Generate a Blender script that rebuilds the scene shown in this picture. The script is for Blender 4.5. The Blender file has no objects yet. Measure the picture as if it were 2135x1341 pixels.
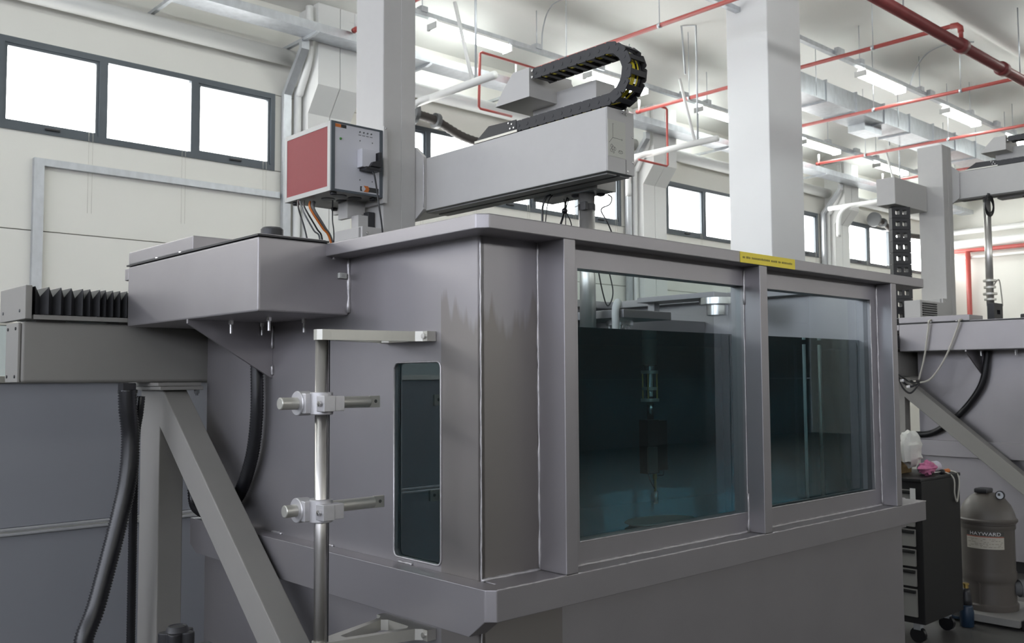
import bpy, bmesh, math, random
from mathutils import Vector, Matrix, Quaternion
random.seed(7)
S = bpy.context.scene
COL = S.collection
PI = math.pi
# ------------------------------------------------------------------ camera
W_PX, F_PX = 2135, 1963.34
yaw, pitch, roll = math.radians(47.4306), math.radians(3.4465), math.radians(-0.32254)
fw = Vector((math.cos(yaw)*math.cos(pitch), math.sin(yaw)*math.cos(pitch), math.sin(pitch)))
rt = Vector((math.sin(yaw), -math.cos(yaw), 0)); up = rt.cross(fw)
rt, up = rt*math.cos(roll)+up*math.sin(roll), up*math.cos(roll)-rt*math.sin(roll)
cd = bpy.data.cameras.new('camera'); cam = bpy.data.objects.new('camera', cd); COL.objects.link(cam)
m = Matrix.Identity(4)
for i in range(3):
    m[i][0], m[i][1], m[i][2] = rt[i], up[i], -fw[i]
m[0][3], m[1][3], m[2][3] = 0, 0, 1.55
cam.matrix_world = m
cd.sensor_width = 36; cd.lens = 36*F_PX/W_PX; cd.clip_end = 200
cd.dof.use_dof = True; cd.dof.focus_distance = 3.0; cd.dof.aperture_fstop = 9.0
S.camera = cam
# ------------------------------------------------------------------ world, light levels, exposure
wd = bpy.data.worlds.new('world'); S.world = wd; wd.use_nodes = True
wd.node_tree.nodes['Background'].inputs[0].default_value = (.80, .86, 1.0, 1)
wd.node_tree.nodes['Background'].inputs[1].default_value = 1.0
WINDOW_E, LAMP_E = 7.5, 21.0
vs = S.view_settings
vs.view_transform = 'Standard'; vs.look = 'None'; vs.gamma = 1; vs.exposure = 0.42; vs.use_curve_mapping = False
S.cycles.max_bounces = 12; S.cycles.diffuse_bounces = 6; S.cycles.glossy_bounces = 5
S.cycles.transmission_bounces = 10; S.cycles.transparent_max_bounces = 12
S.cycles.caustics_refractive = True; S.cycles.caustics_reflective = False
S.cycles.use_denoising = True; S.cycles.sample_clamp_indirect = 6.0
# ------------------------------------------------------------------ materials
MATS = {}
def mat(name, col=(.5, .5, .5), rough=.5, metal=0.0, var=0.0, scale=8.0, bump=0.0, stretch=(1, 1, 1), emit=None, spec=.5, bscale=None):
    if name in MATS: return MATS[name]
    M = bpy.data.materials.new(name); M.use_nodes = True
    nt = M.node_tree; b = nt.nodes['Principled BSDF']
    b.inputs['Base Color'].default_value = (*col, 1); b.inputs['Roughness'].default_value = rough
    b.inputs['Metallic'].default_value = metal; b.inputs['Specular IOR Level'].default_value = spec
    if emit:
        b.inputs['Emission Color'].default_value = (*emit[0], 1); b.inputs['Emission Strength'].default_value = emit[1]
    tc = nt.nodes.new('ShaderNodeTexCoord'); mp = nt.nodes.new('ShaderNodeMapping'); mp.inputs['Scale'].default_value = stretch
    nt.links.new(tc.outputs['Object'], mp.inputs[0])
    n = nt.nodes.new('ShaderNodeTexNoise'); n.inputs['Scale'].default_value = scale; n.inputs['Detail'].default_value = 5
    nt.links.new(mp.outputs[0], n.inputs['Vector'])
    mx = nt.nodes.new('ShaderNodeMix'); mx.data_type = 'RGBA'
    mx.inputs['A'].default_value = (*[c*(1-var) for c in col], 1); mx.inputs['B'].default_value = (*[min(1, c*(1+var)) for c in col], 1)
    nt.links.new(n.outputs['Fac'], mx.inputs['Factor']); nt.links.new(mx.outputs['Result'], b.inputs['Base Color'])
    if bump:
        n2 = nt.nodes.new('ShaderNodeTexNoise'); n2.inputs['Scale'].default_value = bscale or scale*20; n2.inputs['Detail'].default_value = 2
        nt.links.new(mp.outputs[0], n2.inputs['Vector'])
        bp = nt.nodes.new('ShaderNodeBump'); bp.inputs['Strength'].default_value = bump; bp.inputs['Distance'].default_value = .004
        nt.links.new(n2.outputs['Fac'], bp.inputs['Height']); nt.links.new(bp.outputs[0], b.inputs['Normal'])
    MATS[name] = M
    return M
def math_node(nt, op, a, b=None, c=None):
    n = nt.nodes.new('ShaderNodeMath'); n.operation = op
    for i, v in enumerate((a, b, c)):
        if v is None: continue
        if isinstance(v, (int, float)): n.inputs[i].default_value = v
        else: nt.links.new(v, n.inputs[i])
    return n.outputs[0]
STEEL = mat('blasted_steel', (.36, .345, .355), .43, .8, .10, 3.0, .05, bscale=420)
def steel_with_stains():
    M = STEEL.copy(); M.name = 'blasted_steel_with_drip_stains'; nt = M.node_tree; b = nt.nodes['Principled BSDF']
    tc = nt.nodes.new('ShaderNodeTexCoord'); sp = nt.nodes.new('ShaderNodeSeparateXYZ'); nt.links.new(tc.outputs['Object'], sp.inputs[0])
    mp = nt.nodes.new('ShaderNodeMapping'); mp.inputs['Scale'].default_value = (15, 15, 1.0); nt.links.new(tc.outputs['Object'], mp.inputs[0])
    n = nt.nodes.new('ShaderNodeTexNoise'); n.inputs['Scale'].default_value = 1.0; n.inputs['Detail'].default_value = 3
    nt.links.new(mp.outputs[0], n.inputs['Vector'])
    lim = math_node(nt, 'MULTIPLY_ADD', n.outputs['Fac'], .42, 1.55)      # jagged upper edge of the wetted patch
    m1 = math_node(nt, 'MULTIPLY', math_node(nt, 'SUBTRACT', lim, sp.outputs['Z']), 28.0); m1.node.use_clamp = True
    m2 = math_node(nt, 'LESS_THAN', sp.outputs['X'], .30)
    m3 = math_node(nt, 'LESS_THAN', sp.outputs['Y'], .17)
    k = math_node(nt, 'MULTIPLY', math_node(nt, 'MULTIPLY', m1, m2), m3)
    old = b.inputs['Base Color'].links[0].from_socket
    mx = nt.nodes.new('ShaderNodeMix'); mx.data_type = 'RGBA'; mx.inputs['B'].default_value = (.27, .25, .238, 1)
    nt.links.new(math_node(nt, 'MULTIPLY', k, .95), mx.inputs['Factor']); nt.links.new(old, mx.inputs['A']); nt.links.new(mx.outputs['Result'], b.inputs['Base Color'])
    return M
STEEL_ST = steel_with_stains()
WELD = mat('weld_bead_steel', (.50, .485, .49), .40, .6, .25, 60)
PAINT = mat('grey_enamel', (.53, .52, .505), .42, 0, .03, 20, .03, bscale=900)
PAINT_R = mat('warm_grey_enamel', (.285, .275, .255), .42, 0, .03, 20, .03, bscale=900)
PAINT_D = mat('grey_enamel_dark', (.27, .265, .255), .45, 0, .03, 20, .03, bscale=900)
ALU = mat('anodised_aluminium', (.56, .55, .50), .40, .75, .06, 30, stretch=(1, 1, .2))
CAST = mat('cast_aluminium', (.62, .61, .62), .42, .7, .06, 60, .08, bscale=500)
CHROME = mat('polished_steel', (.66, .65, .64), .24, 1.0, .04, 20)
GALV = mat('galvanised_steel', (.55, .57, .60), .38, .7, .22, 14, stretch=(1, 1, .5))
BLACK = mat('black_plastic', (.022, .022, .025), .42, 0, .1, 30)
BLACK_F = mat('black_bellows_fabric', (.018, .018, .02), .6, 0, .1, 30)
RUBBER = mat('black_rubber', (.010, .010, .012), .30, 0, .1, 30)
RED_P = mat('red_textured_panel', (.29, .036, .042), .55, 0, .06, 60, .15, bscale=900)
RED = mat('red_pipe_paint', (.42, .075, .065), .4, 0, .15, 6)
WHITE_P = mat('white_front_panel', (.60, .60, .64), .4, 0, .02, 5)
WHITE = mat('white_paint', (.78, .78, .765), .6, 0, .03, 2)
CREAM = mat('cream_wall_paint', (.83, .815, .76), .7, 0, .03, 1.2)
CEIL = mat('ceiling_paint', (.84, .83, .80), .75, 0, .03, .8)
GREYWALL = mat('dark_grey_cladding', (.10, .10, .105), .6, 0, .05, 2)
COLW = mat('white_column_paint', (.88, .885, .90), .55, 0, .03, 1.5)
FRAME = mat('dark_grey_window_frame', (.085, .10, .115), .4, .1, .08, 10)
FLOOR = mat('concrete_floor', (.085, .082, .078), .45, 0, .2, 3, .03)
PANEL = mat('grey_steel_partition', (.33, .34, .37), .36, .15, .03, 2)
YELLOW = mat('yellow_sticker', (.95, .76, .06), .45, 0, .04, 10)
YCABLE = mat('yellow_cable', (.70, .58, .03), .45)
ORANGE = mat('orange_cable', (.60, .16, .02), .45)
GCABLE = mat('grey_cable', (.13, .135, .14), .5)
WCABLE = mat('pale_cable', (.55, .53, .47), .5)
STICKER = mat('pale_sticker', (.56, .56, .50), .5)
INK = mat('dark_ink', (.06, .06, .055), .6)
ORANGE_L = mat('orange_print', (.62, .17, .03), .5)
DARK_L = mat('dark_print', (.03, .03, .03), .5)
GREEN_L = mat('green_lamp', (.05, .25, .04), .3)
BROWN = mat('brown_grey_filter_plastic', (.095, .084, .074), .42, 0, .05, 8)
BLUE = mat('dark_blue_plastic', (.012, .03, .06), .4)
BLACK_M = mat('black_painted_steel', (.006, .006, .0065), .5, 0, .1, 6)
DRAWER = mat('grey_drawer_steel', (.24, .235, .22), .45)
PINK = mat('pink_cloth', (.62, .20, .36), .9, 0, .25, 60, .4, bscale=200)
CARD = mat('brown_cardboard', (.42, .30, .15), .8)
BAGW = mat('white_plastic_bag', (.74, .74, .70), .5, 0, .06, 20, .3, bscale=40)
CAN = mat('spray_can_white', (.60, .58, .68), .35)
ROD = mat('satin_rod', (.50, .485, .46), .30, 1.0, .02, 5)
POLE = mat('ground_steel_pole', (.62, .60, .57), .30, .75, .03, 5)
TRIM = mat('bright_aluminium_trim', (.72, .73, .75), .32, .6)
RAILM = mat('dull_aluminium_rail', (.42, .42, .41), .45, .4)
BRASS = mat('brass', (.50, .36, .12), .35, .9)
DARKSTEEL = mat('dark_wet_steel', (.20, .22, .23), .45, .3, .1, 10)
LAMP = mat('fluorescent_tube', (1, 1, 1), .5, emit=((.93, 1, .97), LAMP_E))
def lit_blind(name='daylit_window_blind', ca=(1, .985, .94, 1), cb=(.97, 1, 1, 1), k=1.0):
    M = bpy.data.materials.new(name); M.use_nodes = True; nt = M.node_tree; nt.nodes.clear()
    o = nt.nodes.new('ShaderNodeOutputMaterial'); e = nt.nodes.new('ShaderNodeEmission'); e.inputs[1].default_value = WINDOW_E*k
    n = nt.nodes.new('ShaderNodeTexNoise'); n.inputs['Scale'].default_value = 1.2
    tc = nt.nodes.new('ShaderNodeTexCoord'); nt.links.new(tc.outputs['Object'], n.inputs['Vector'])
    mx = nt.nodes.new('ShaderNodeMix'); mx.data_type = 'RGBA'; mx.inputs['A'].default_value = ca; mx.inputs['B'].default_value = cb
    nt.links.new(n.outputs['Fac'], mx.inputs['Factor']); nt.links.new(mx.outputs['Result'], e.inputs[0]); nt.links.new(e.outputs[0], o.inputs[0])
    return M
BLIND = lit_blind()
FILL_GLOW = lit_blind('added_back_fill_glow', (.86, .90, 1, 1), (.84, .88, 1, 1), .72)  # cool glow added on the unseen back wall to brighten left faces
def glass(name, tint, refl=1.0):
    M = bpy.data.materials.new(name); M.use_nodes = True; nt = M.node_tree; nt.nodes.clear()
    o = nt.nodes.new('ShaderNodeOutputMaterial'); t = nt.nodes.new('ShaderNodeBsdfTransparent'); t.inputs[0].default_value = (*tint, 1)
    g = nt.nodes.new('ShaderNodeBsdfGlossy'); g.inputs['Roughness'].default_value = .01
    n = nt.nodes.new('ShaderNodeTexNoise'); n.inputs['Scale'].default_value = 3
    f = nt.nodes.new('ShaderNodeFresnel'); f.inputs[0].default_value = 1.45
    mr = nt.nodes.new('ShaderNodeMapRange'); mr.inputs['To Min'].default_value = .9*refl; mr.inputs['To Max'].default_value = 1.1*refl
    nt.links.new(n.outputs['Fac'], mr.inputs['Value'])
    k = math_node(nt, 'MULTIPLY', f.outputs[0], mr.outputs[0])
    mx = nt.nodes.new('ShaderNodeMixShader'); nt.links.new(k, mx.inputs[0]); nt.links.new(t.outputs[0], mx.inputs[1]); nt.links.new(g.outputs[0], mx.inputs[2])
    nt.links.new(mx.outputs[0], o.inputs[0]); return M
GLASS = glass('tank_glass', (.90, .95, .95), .18)
GLASS_T = glass('partition_glass', (.85, .9, .92))
def water_mat():
    M = bpy.data.materials.new('tank_water'); M.use_nodes = True; nt = M.node_tree; nt.nodes.clear()
    o = nt.nodes.new('ShaderNodeOutputMaterial'); g = nt.nodes.new('ShaderNodeBsdfGlass'); g.inputs['IOR'].default_value = 1.33
    g.inputs['Color'].default_value = (.90, .98, 1, 1); g.inputs['Roughness'].default_value = 0
    a = nt.nodes.new('ShaderNodeVolumeAbsorption'); a.inputs['Color'].default_value = (.54, .69, .71, 1); a.inputs['Density'].default_value = 1.6
    n = nt.nodes.new('ShaderNodeTexNoise'); n.inputs['Scale'].default_value = 5
    bp = nt.nodes.new('ShaderNodeBump'); bp.inputs['Strength'].default_value = .015; nt.links.new(n.outputs['Fac'], bp.inputs['Height'])
    nt.links.new(bp.outputs[0], g.inputs['Normal'])
    nt.links.new(g.outputs[0], o.inputs[0]); nt.links.new(a.outputs[0], o.inputs['Volume']); return M
WATER = water_mat()
# ------------------------------------------------------------------ mesh helpers (bmesh in world coordinates)
def nb(): return bmesh.new()
def add_box(bm, x0, x1, y0, y1, z0, z1, bev=0, seg=2):
    r = bmesh.ops.create_cube(bm, size=1); v = r['verts']
    bmesh.ops.scale(bm, vec=(x1-x0, y1-y0, z1-z0), verts=v)
    bmesh.ops.translate(bm, vec=((x0+x1)/2, (y0+y1)/2, (z0+z1)/2), verts=v)
    if bev:
        es = list({e for q in v for e in q.link_edges})
        bmesh.ops.bevel(bm, geom=es, offset=bev, segments=seg, affect='EDGES', profile=.5)
    return bm
def Bx(x0, x1, y0, y1, z0, z1, bev=0, seg=2): return add_box(nb(), x0, x1, y0, y1, z0, z1, bev, seg)
AX = {'x': lambda a, b, c: (c, a, b), 'y': lambda a, b, c: (a, c, b), 'z': lambda a, b, c: (a, b, c)}
def add_plate(bm, outer, holes, ax, c0, c1, bev=0):
    """polygon with holes in the plane normal to ax, between c0 and c1; outer in the two remaining axes, in xyz order"""
    f = AX[ax]; es = []; base = len(bm.verts)
    before = set(bm.faces)
    for loop in [outer]+list(holes):
        vs_ = [bm.verts.new(f(a, b, c0)) for a, b in loop]
        for i in range(len(vs_)): es.append(bm.edges.new((vs_[i], vs_[(i+1) % len(vs_)])))
    if holes:
        bmesh.ops.triangle_fill(bm, edges=es, use_beauty=True)
    else:
        bm.faces.new(vs_)
    fs = [q for q in bm.faces if q not in before]
    r = bmesh.ops.extrude_face_region(bm, geom=fs)
    d = f(0, 0, c1-c0)
    bmesh.ops.translate(bm, vec=d, verts=[g for g in r['geom'] if isinstance(g, bmesh.types.BMVert)])
    bmesh.ops.recalc_face_normals(bm, faces=bm.faces)
    if bev:
        bmesh.ops.dissolve_limit(bm, angle_limit=.01, verts=bm.verts, edges=bm.edges)
        es = [e for e in bm.edges if len(e.link_faces) == 2 and e.calc_face_angle(0) > .5]
        bmesh.ops.bevel(bm, geom=es, offset=bev, segments=2, affect='EDGES', profile=.5)
    return bm
def Plate(outer, holes, ax, c0, c1, bev=0): return add_plate(nb(), outer, holes, ax, c0, c1, bev)
def rrect(a0, a1, b0, b1, r, n=5):
    pts = []
    for cx, cy, s in ((a1-r, b1-r, 0), (a0+r, b1-r, 1), (a0+r, b0+r, 2), (a1-r, b0+r, 3)):
        for i in range(n+1):
            t = (s+i/n)*PI/2; pts.append((cx+r*math.cos(t), cy+r*math.sin(t)))
    return pts
def rect(a0, a1, b0, b1): return [(a0, b0), (a1, b0), (a1, b1), (a0, b1)]
def spline(pts, n=8):
    P = [Vector(p) for p in pts]; out = []
    for i in range(len(P)-1):
        p0, p1, p2, p3 = P[max(i-1, 0)], P[i], P[i+1], P[min(i+2, len(P)-1)]
        for k in range(n):
            t = k/n
            out.append(.5*((2*p1)+(p2-p0)*t+(2*p0-5*p1+4*p2-p3)*t*t+(3*p1-p0-3*p2+p3)*t**3))
    out.append(P[-1]); return out
def add_tube(bm, pts, r, seg=10, ridge=None, cap=True):
    P = [Vector(p) for p in pts]; n = len(P)
    T = [(P[min(i+1, n-1)]-P[max(i-1, 0)]).normalized() for i in range(n)]
    a = Vector((0, 0, 1)) if abs(T[0].z) < .9 else Vector((1, 0, 0))
    u = T[0].cross(a).normalized(); rings = []
    for i in range(n):
        if i:
            q = T[i-1].rotation_difference(T[i]); u = q @ u
        v = T[i].cross(u)
        rr = r[i] if isinstance(r, (list, tuple)) else r
        if ridge and i % 2: rr *= ridge
        rings.append([bm.verts.new(P[i]+(u*math.cos(2*PI*k/seg)+v*math.sin(2*PI*k/seg))*rr) for k in range(seg)])
    for i in range(n-1):
        for k in range(seg):
            bm.faces.new((rings[i][k], rings[i][(k+1) % seg], rings[i+1][(k+1) % seg], rings[i+1][k])).smooth = True
    if cap:
        bm.faces.new(rings[0][::-1]); bm.faces.new(rings[-1])
    return bm
def Tube(pts, r, seg=10, ridge=None): return add_tube(nb(), pts, r, seg, ridge)
def Cyl(p0, p1, r, seg=20, bev=0):
    p0, p1 = Vector(p0), Vector(p1)
    if bev:
        d = (p1-p0).normalized()*bev
        return Tube([p0, p0+d, p1-d, p1], [r-bev, r, r, r-bev], seg)
    return Tube([p0, p1], r, seg)
def add_lathe(bm, prof, c, seg=32, axis='z'):
    """prof: (radius, height); c: base centre"""
    rings = []
    for r, h in prof:
        ring = []
        for k in range(seg):
            a, b = r*math.cos(2*PI*k/seg), r*math.sin(2*PI*k/seg)
            p = {'z': (a, b, h), 'x': (h, a, b), 'y': (b, h, a)}[axis]
            ring.append(bm.verts.new(Vector(c)+Vector(p)))
        rings.append(ring)
    for i in range(len(rings)-1):
        for k in range(seg):
            bm.faces.new((rings[i][k], rings[i][(k+1) % seg], rings[i+1][(k+1) % seg], rings[i+1][k]))
    bm.faces.new(rings[0][::-1]); bm.faces.new(rings[-1])
    return bm
def Lathe(prof, c, seg=32, axis='z'): return add_lathe(nb(), prof, c, seg, axis)
def Sphere(c, r, u=16, v=10, sc=(1, 1, 1)):
    bm = nb(); q = bmesh.ops.create_uvsphere(bm, u_segments=u, v_segments=v, radius=r)
    bmesh.ops.scale(bm, vec=sc, verts=q['verts']); bmesh.ops.translate(bm, vec=c, verts=q['verts']); return bm
def link(name, bm, material, loc, parent=None, smooth=None):
    me = bpy.data.meshes.new(name)
    bmesh.ops.recalc_face_normals(bm, faces=bm.faces)
    bmesh.ops.translate(bm, vec=-Vector(loc), verts=bm.verts)
    if smooth: 
        for f in bm.faces: f.smooth = True
    bm.to_mesh(me); bm.free(); me.materials.append(material)
    if smooth and smooth is not True: me.set_sharp_from_angle(angle=smooth)
    o = bpy.data.objects.new(name, me); COL.objects.link(o)
    if smooth and smooth is not True:
        w = o.modifiers.new('weighted_normals', 'WEIGHTED_NORMAL'); w.keep_sharp = True; w.weight = 80
    if parent: o.parent = parent
    return o
ROOT = {}
def thing(name, label, cat, loc, group=None):
    o = bpy.data.objects.new(name, None); COL.objects.link(o); o.location = loc; o.empty_display_size = .05
    o['label'] = label; o['category'] = cat
    if group: o['group'] = group
    ROOT[o.name] = Vector(loc); return o
def part(name, bm, material, parent, smooth=math.radians(40), label=None):
    r = parent
    while r.parent: r = r.parent
    o = link(name, bm, material, ROOT[r.name], parent, smooth)
    if label: o['label'] = label
    return o
def single(name, bm, material, label, cat, loc, group=None, smooth=math.radians(40)):
    o = link(name, bm, material, loc, None, smooth); o.location = loc
    o['label'] = label; o['category'] = cat; ROOT[o.name] = Vector(loc)
    if group: o['group'] = group
    return o
def struct(name, bm, material, loc=(0, 0, 0), smooth=None):
    o = link(name, bm, material, loc, None, smooth); o.location = loc; o['kind'] = 'structure'; ROOT[o.name] = Vector(loc); return o
def struct_root(name, loc=(0, 0, 0)):
    o = bpy.data.objects.new(name, None); COL.objects.link(o); o.location = loc; o['kind'] = 'structure'; ROOT[o.name] = Vector(loc); return o
def dup(root, off, label, skip=(), name=None, group=None):
    r = root.copy(); COL.objects.link(r); r.location = root.location+Vector(off); r['label'] = label; ROOT[r.name] = ROOT[root.name]+Vector(off)
    if group: r['group'] = group
    kids = [k for k in list(root.children) if k.name.split('.')[0] not in skip]
    for ch in kids:
        c = ch.copy(); COL.objects.link(c); c.parent = r
        for g in list(ch.children):
            d = g.copy(); COL.objects.link(d); d.parent = c
    return r
def screw(parent, p, axis, r=.006, h=.004, material=None):
    d = Vector({'-x': (-1, 0, 0), '-y': (0, -1, 0), '-z': (0, 0, -1), 'z': (0, 0, 1)}[axis]); p = Vector(p)
    bm = Tube([p+d*.0002, p+d*h*.7, p+d*h], [r, r, r*.8], 12)
    return part('screw', bm, material or CHROME, parent, None)
# ================================================================== THE HALL
X0, X1, Y0, Y1 = -8.0, 24.0, -10.0, 10.0
struct('floor', Bx(X0, X1, Y0, Y1, -.1, 0), FLOOR)
BAY = 6.22
# ceiling: one curved precast profile extruded along the hall
def ceiling():
    half = [(10.0, 6.02), (9.8, 6.06), (9.62, 6.16), (9.48, 6.30), (9.34, 6.46), (9.18, 6.55), (8.9, 6.60)]
    dip = [(5.7, 6.60), (5.4, 6.55), (5.15, 6.42), (4.98, 6.25), (4.86, 6.12), (4.7, 6.06), (4.54, 6.12), (4.42, 6.25), (4.25, 6.42), (4.0, 6.55), (3.7, 6.60)]
    dip2 = [(y-5.3, z) for y, z in dip]; dip3 = [(y-10.6, z) for y, z in dip]
    end = [(-10.0, 6.6)]
    pr = half+dip+dip2+dip3+end
    bm = nb()
    lo = [[bm.verts.new((x, y, z)) for y, z in pr] for x in (X0, X1)]
    for i in range(len(pr)-1): bm.faces.new((lo[0][i], lo[0][i+1], lo[1][i+1], lo[1][i])).smooth = True
    hi = [[bm.verts.new((x, y, 6.9)) for y in (10.0, -10.0)] for x in (X0, X1)]
    bm.faces.new((hi[0][0], hi[1][0], hi[1][1], hi[0][1]))
    return bm
struct('ceiling', ceiling(), CEIL)
# window wall: precast panels with open joints, window bays let in
WZ0, WZ1 = 4.01, 4.93
win_right = [5.377+BAY*k for k in range(-2, 4)]
wall = struct_root('wall_left')
def wall_panels(root, mk):
    for k, xr in enumerate(win_right):
        a, b = max(X0, xr-BAY+.62), min(X1, xr+.62)
        if b-a < .3: continue
        wl, wr = max(a+.01, xr-5.03), min(xr, b)
        for (p, q, z0, z1) in ((a, b, 0, 1.5), (a, b, 1.508, 3.03), (a, b, 3.04, WZ0), (a, b, WZ1, 6.03), (a, wl, WZ0+.008, WZ1-.008), (wr, b, WZ0+.008, WZ1-.008)):
            if q-p < .05: continue
            mk(root, p+.005, q-.005, z0, z1)
wall_panels(wall, lambda r, p, q, z0, z1: part('wall_panel', Bx(p, q, 10.0, 10.2, z0, z1), CREAM, r, None))
part('joint_backing', Bx(X0, X1, 10.13, 10.25, 0, WZ0), PAINT, wall, None)
part('joint_backing', Bx(X0, X1, 10.13, 10.25, WZ1, 6.9), PAINT, wall, None)
wall_r = struct_root('wall_right')
part('joint_backing', Bx(X0, X1, -10.25, -10.13, 0, WZ0), PAINT, wall_r, None); part('joint_backing', Bx(X0, X1, -10.25, -10.13, WZ1, 6.9), PAINT, wall_r, None)
def window(n, xr, x0=None, full=True, yy=10.0, sgn=1):
    xl = xr-5.03 if x0 is None else x0
    r = struct_root(f'window_{n}', ((xl+xr)/2, yy, WZ0)); F = lambda d0, d1: sorted((yy+sgn*d0, yy+sgn*d1))
    fy = F(-.02, .09)
    part('window_frame', Plate(rect(xl, xr, WZ0, WZ1), [rect(xl+.055, xr-.055, WZ0+.065, WZ1-.06)], 'y', fy[0], fy[1]), FRAME, r, None)
    ms = [xr-.0-.985*k for k in range(1, 5) if xr-.985*k > xl+.2]
    for mx in ms:
        part('mullion', Bx(mx-.042, mx+.042, *F(-.02, .09), WZ0+.065, WZ1-.06), FRAME, r, None)
    edges = [xl+.055]+[q for mx in sorted(ms) for q in (mx-.042, mx+.042)]+[xr-.055]
    for i in range(0, len(edges), 2):
        a, b = edges[i], edges[i+1]
        part('pane', Bx(a, b, *F(.05, .056), WZ0+.065, WZ1-.06), BLIND, r, None)
        if full:
            opening = (i//2) % 2 == 0
            if opening:
                part('sash', Plate(rect(a, b, WZ0+.065, WZ1-.06), [rect(a+.03, b-.03, WZ0+.10, WZ1-.09)], 'y', *F(.0, .045)), FRAME, r, None)
                part('window_handle', Bx((a+b)/2-.07, (a+b)/2+.07, *F(-.045, -.02), WZ0+.04, WZ0+.062, .004), BLACK, r, None)
            for dx in (.10, .06):
                part('blind_cord', Cyl((b-dx, yy-.03, WZ0-.75), (b-dx, yy-.03, WZ0+.10), .0016, 5), WCABLE, r, None)
    return r
wn = 1
for k, xr in enumerate(win_right):
    a, b = max(X0+.05, xr-5.03), min(X1-.05, xr)
    window(wn, b, a, full=(xr > 0)); wn += 1
# the other walls of the hall
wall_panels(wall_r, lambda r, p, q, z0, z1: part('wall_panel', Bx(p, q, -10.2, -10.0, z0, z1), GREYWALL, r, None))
for k, xr in enumerate(win_right):
    a, b = max(X0+.05, xr-5.03), min(X1-.05, xr)
    window(wn, b, a, full=False, yy=-10.0, sgn=-1); wn += 1
wf = struct_root('wall_far', (24, 0, 0))
for j in range(8):
    for z0, z1 in ((0, 2.28), (2.288, 4.55), (4.558, 6.9)):
        part('wall_panel', Bx(24.0, 24.2, Y0+2.5*j+.005, Y0+2.5*(j+1)-.005, z0, z1), CREAM, wf, None)
wb = struct_root('wall_back', (-8, 0, 0))
for j in range(8):
    for z0, z1 in ((0, 3.03), (3.04, 6.9)):
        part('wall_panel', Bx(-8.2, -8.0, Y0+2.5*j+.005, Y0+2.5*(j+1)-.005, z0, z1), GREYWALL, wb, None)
fill_win = struct_root('window_20', (-7.95, 0, 3))  # added window row on the unseen wall, put in to light the left faces
for j in range(6):
    ya = -8.8+3.0*j
    part('window_frame', Plate(rect(ya, ya+2.7, 2.6, 5.4), [rect(ya+.06, ya+2.64, 2.66, 5.34)], 'x', -8.0, -7.93), FRAME, fill_win, None)
    part('pane', Bx(-7.99, -7.98, ya+.06, ya+2.64, 2.66, 5.34), FILL_GLOW, fill_win, None)
# pilasters with corbel heads on the window wall
PIL = [xr+.62 for xr in win_right if xr < 23]
pil_words = ['behind the camera side of the hall', 'far left beyond the frame', 'above the red controller box', 'beside the arm end', 'right of the big white column', 'nearest the far wall']
for k, px in enumerate(PIL):
    t = thing('wall_pilaster', f'white concrete wall pilaster with slanted corbel {pil_words[k]}', 'pilaster', (px, 9.9, 0), 'pilasters on the window wall')
    for a, b in ((px-.30, px-.005), (px+.005, px+.30)):
        poly = [(10.0, 0), (9.78, 0), (9.78, 4.72), (9.55, 5.02), (9.55, 6.0), (10.0, 6.0)]
        part('half_pilaster', Plate(poly, [], 'x', a, b), WHITE, t, None)
# round white ducts along the wall between pilasters
for k, px in enumerate(PIL):
    a, b = px+.42, min(px+BAY-.42, 23.9)
    if b < 0: continue
    single('round_wall_duct', Cyl((a, 9.86, 5.36), (b, 9.86, 5.36), .095, 20), WHITE,
           f'long round white duct on the window wall {["", "above the large left window", "above the window behind the arm", "above the window left of the white column", "near the far wall", ""][min(k,5)]}'.strip(), 'duct', ((a+b)/2, 9.86, 5.36), 'round ducts on the window wall', True)
# first bay duct (left edge of the picture)
# galvanised cable tray on brackets
t = thing('cable_tray', 'long galvanised cable tray running along the top of the window wall', 'cable tray', (8, 9.6, 5.6))
part('tray_base', Bx(X0+.1, X1-.1, 9.22, 9.52, 5.51, 5.516), GALV, t, None)
for y in (9.22, 9.515): part('tray_side', Bx(X0+.1, X1-.1, y, y+.005, 5.516, 5.61), GALV, t, None)
for i, x in enumerate([-1+1.62*j for j in range(16)]):
    if min(abs(x-p_) for p_ in PIL) < .36: continue
    part('tray_bracket', Plate([(9.20, 5.508), (9.995, 5.508), (9.995, 5.47), (9.30, 5.47), (9.20, 5.49)], [], 'x', x-.02, x+.02), GALV, t, None)
t2 = t
# galvanised trunking dropping beside each pilaster and the frame round the lower wall
for k, px in enumerate(PIL[2:], 2):
    t = thing('vertical_trunking', f'galvanised trunking bent down from the tray {["", "", "left of the pilaster by the red box", "left of the pilaster behind the arm end", "left of the pilaster right of the white column", "by the far corner"][k]}', 'trunking', (px-.42, 9.9, 4), 'trunking drops')
    x = px-.50
    part('drop', Plate([(9.50, 5.49), (9.56, 5.49), (9.56, 5.40), (9.96, 4.95), (9.96, 2.6), (9.90, 2.6), (9.90, 4.93), (9.50, 5.38)], [], 'x', x-.05, x+.05), GALV, t, None)
    part('downpipe', Tube(spline([(x+.12, 9.62, 5.95), (x+.12, 9.62, 5.35), (x+.13, 9.85, 4.95), (x+.13, 9.9, 4.6), (x+.13, 9.9, 0)], 6), .045, 12), WHITE, t, True)
t = thing('trunking_frame', 'square galvanised trunking framing the wall under the left window', 'trunking', (2.79, 9.97, 0))
part('upright', Bx(2.745, 2.84, 9.94, 10.0, 0, 3.756), GALV, t, None)
part('crosspiece', Bx(2.84, 5.43, 9.945, 10.0, 3.685, 3.757), GALV, t, None)
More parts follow.
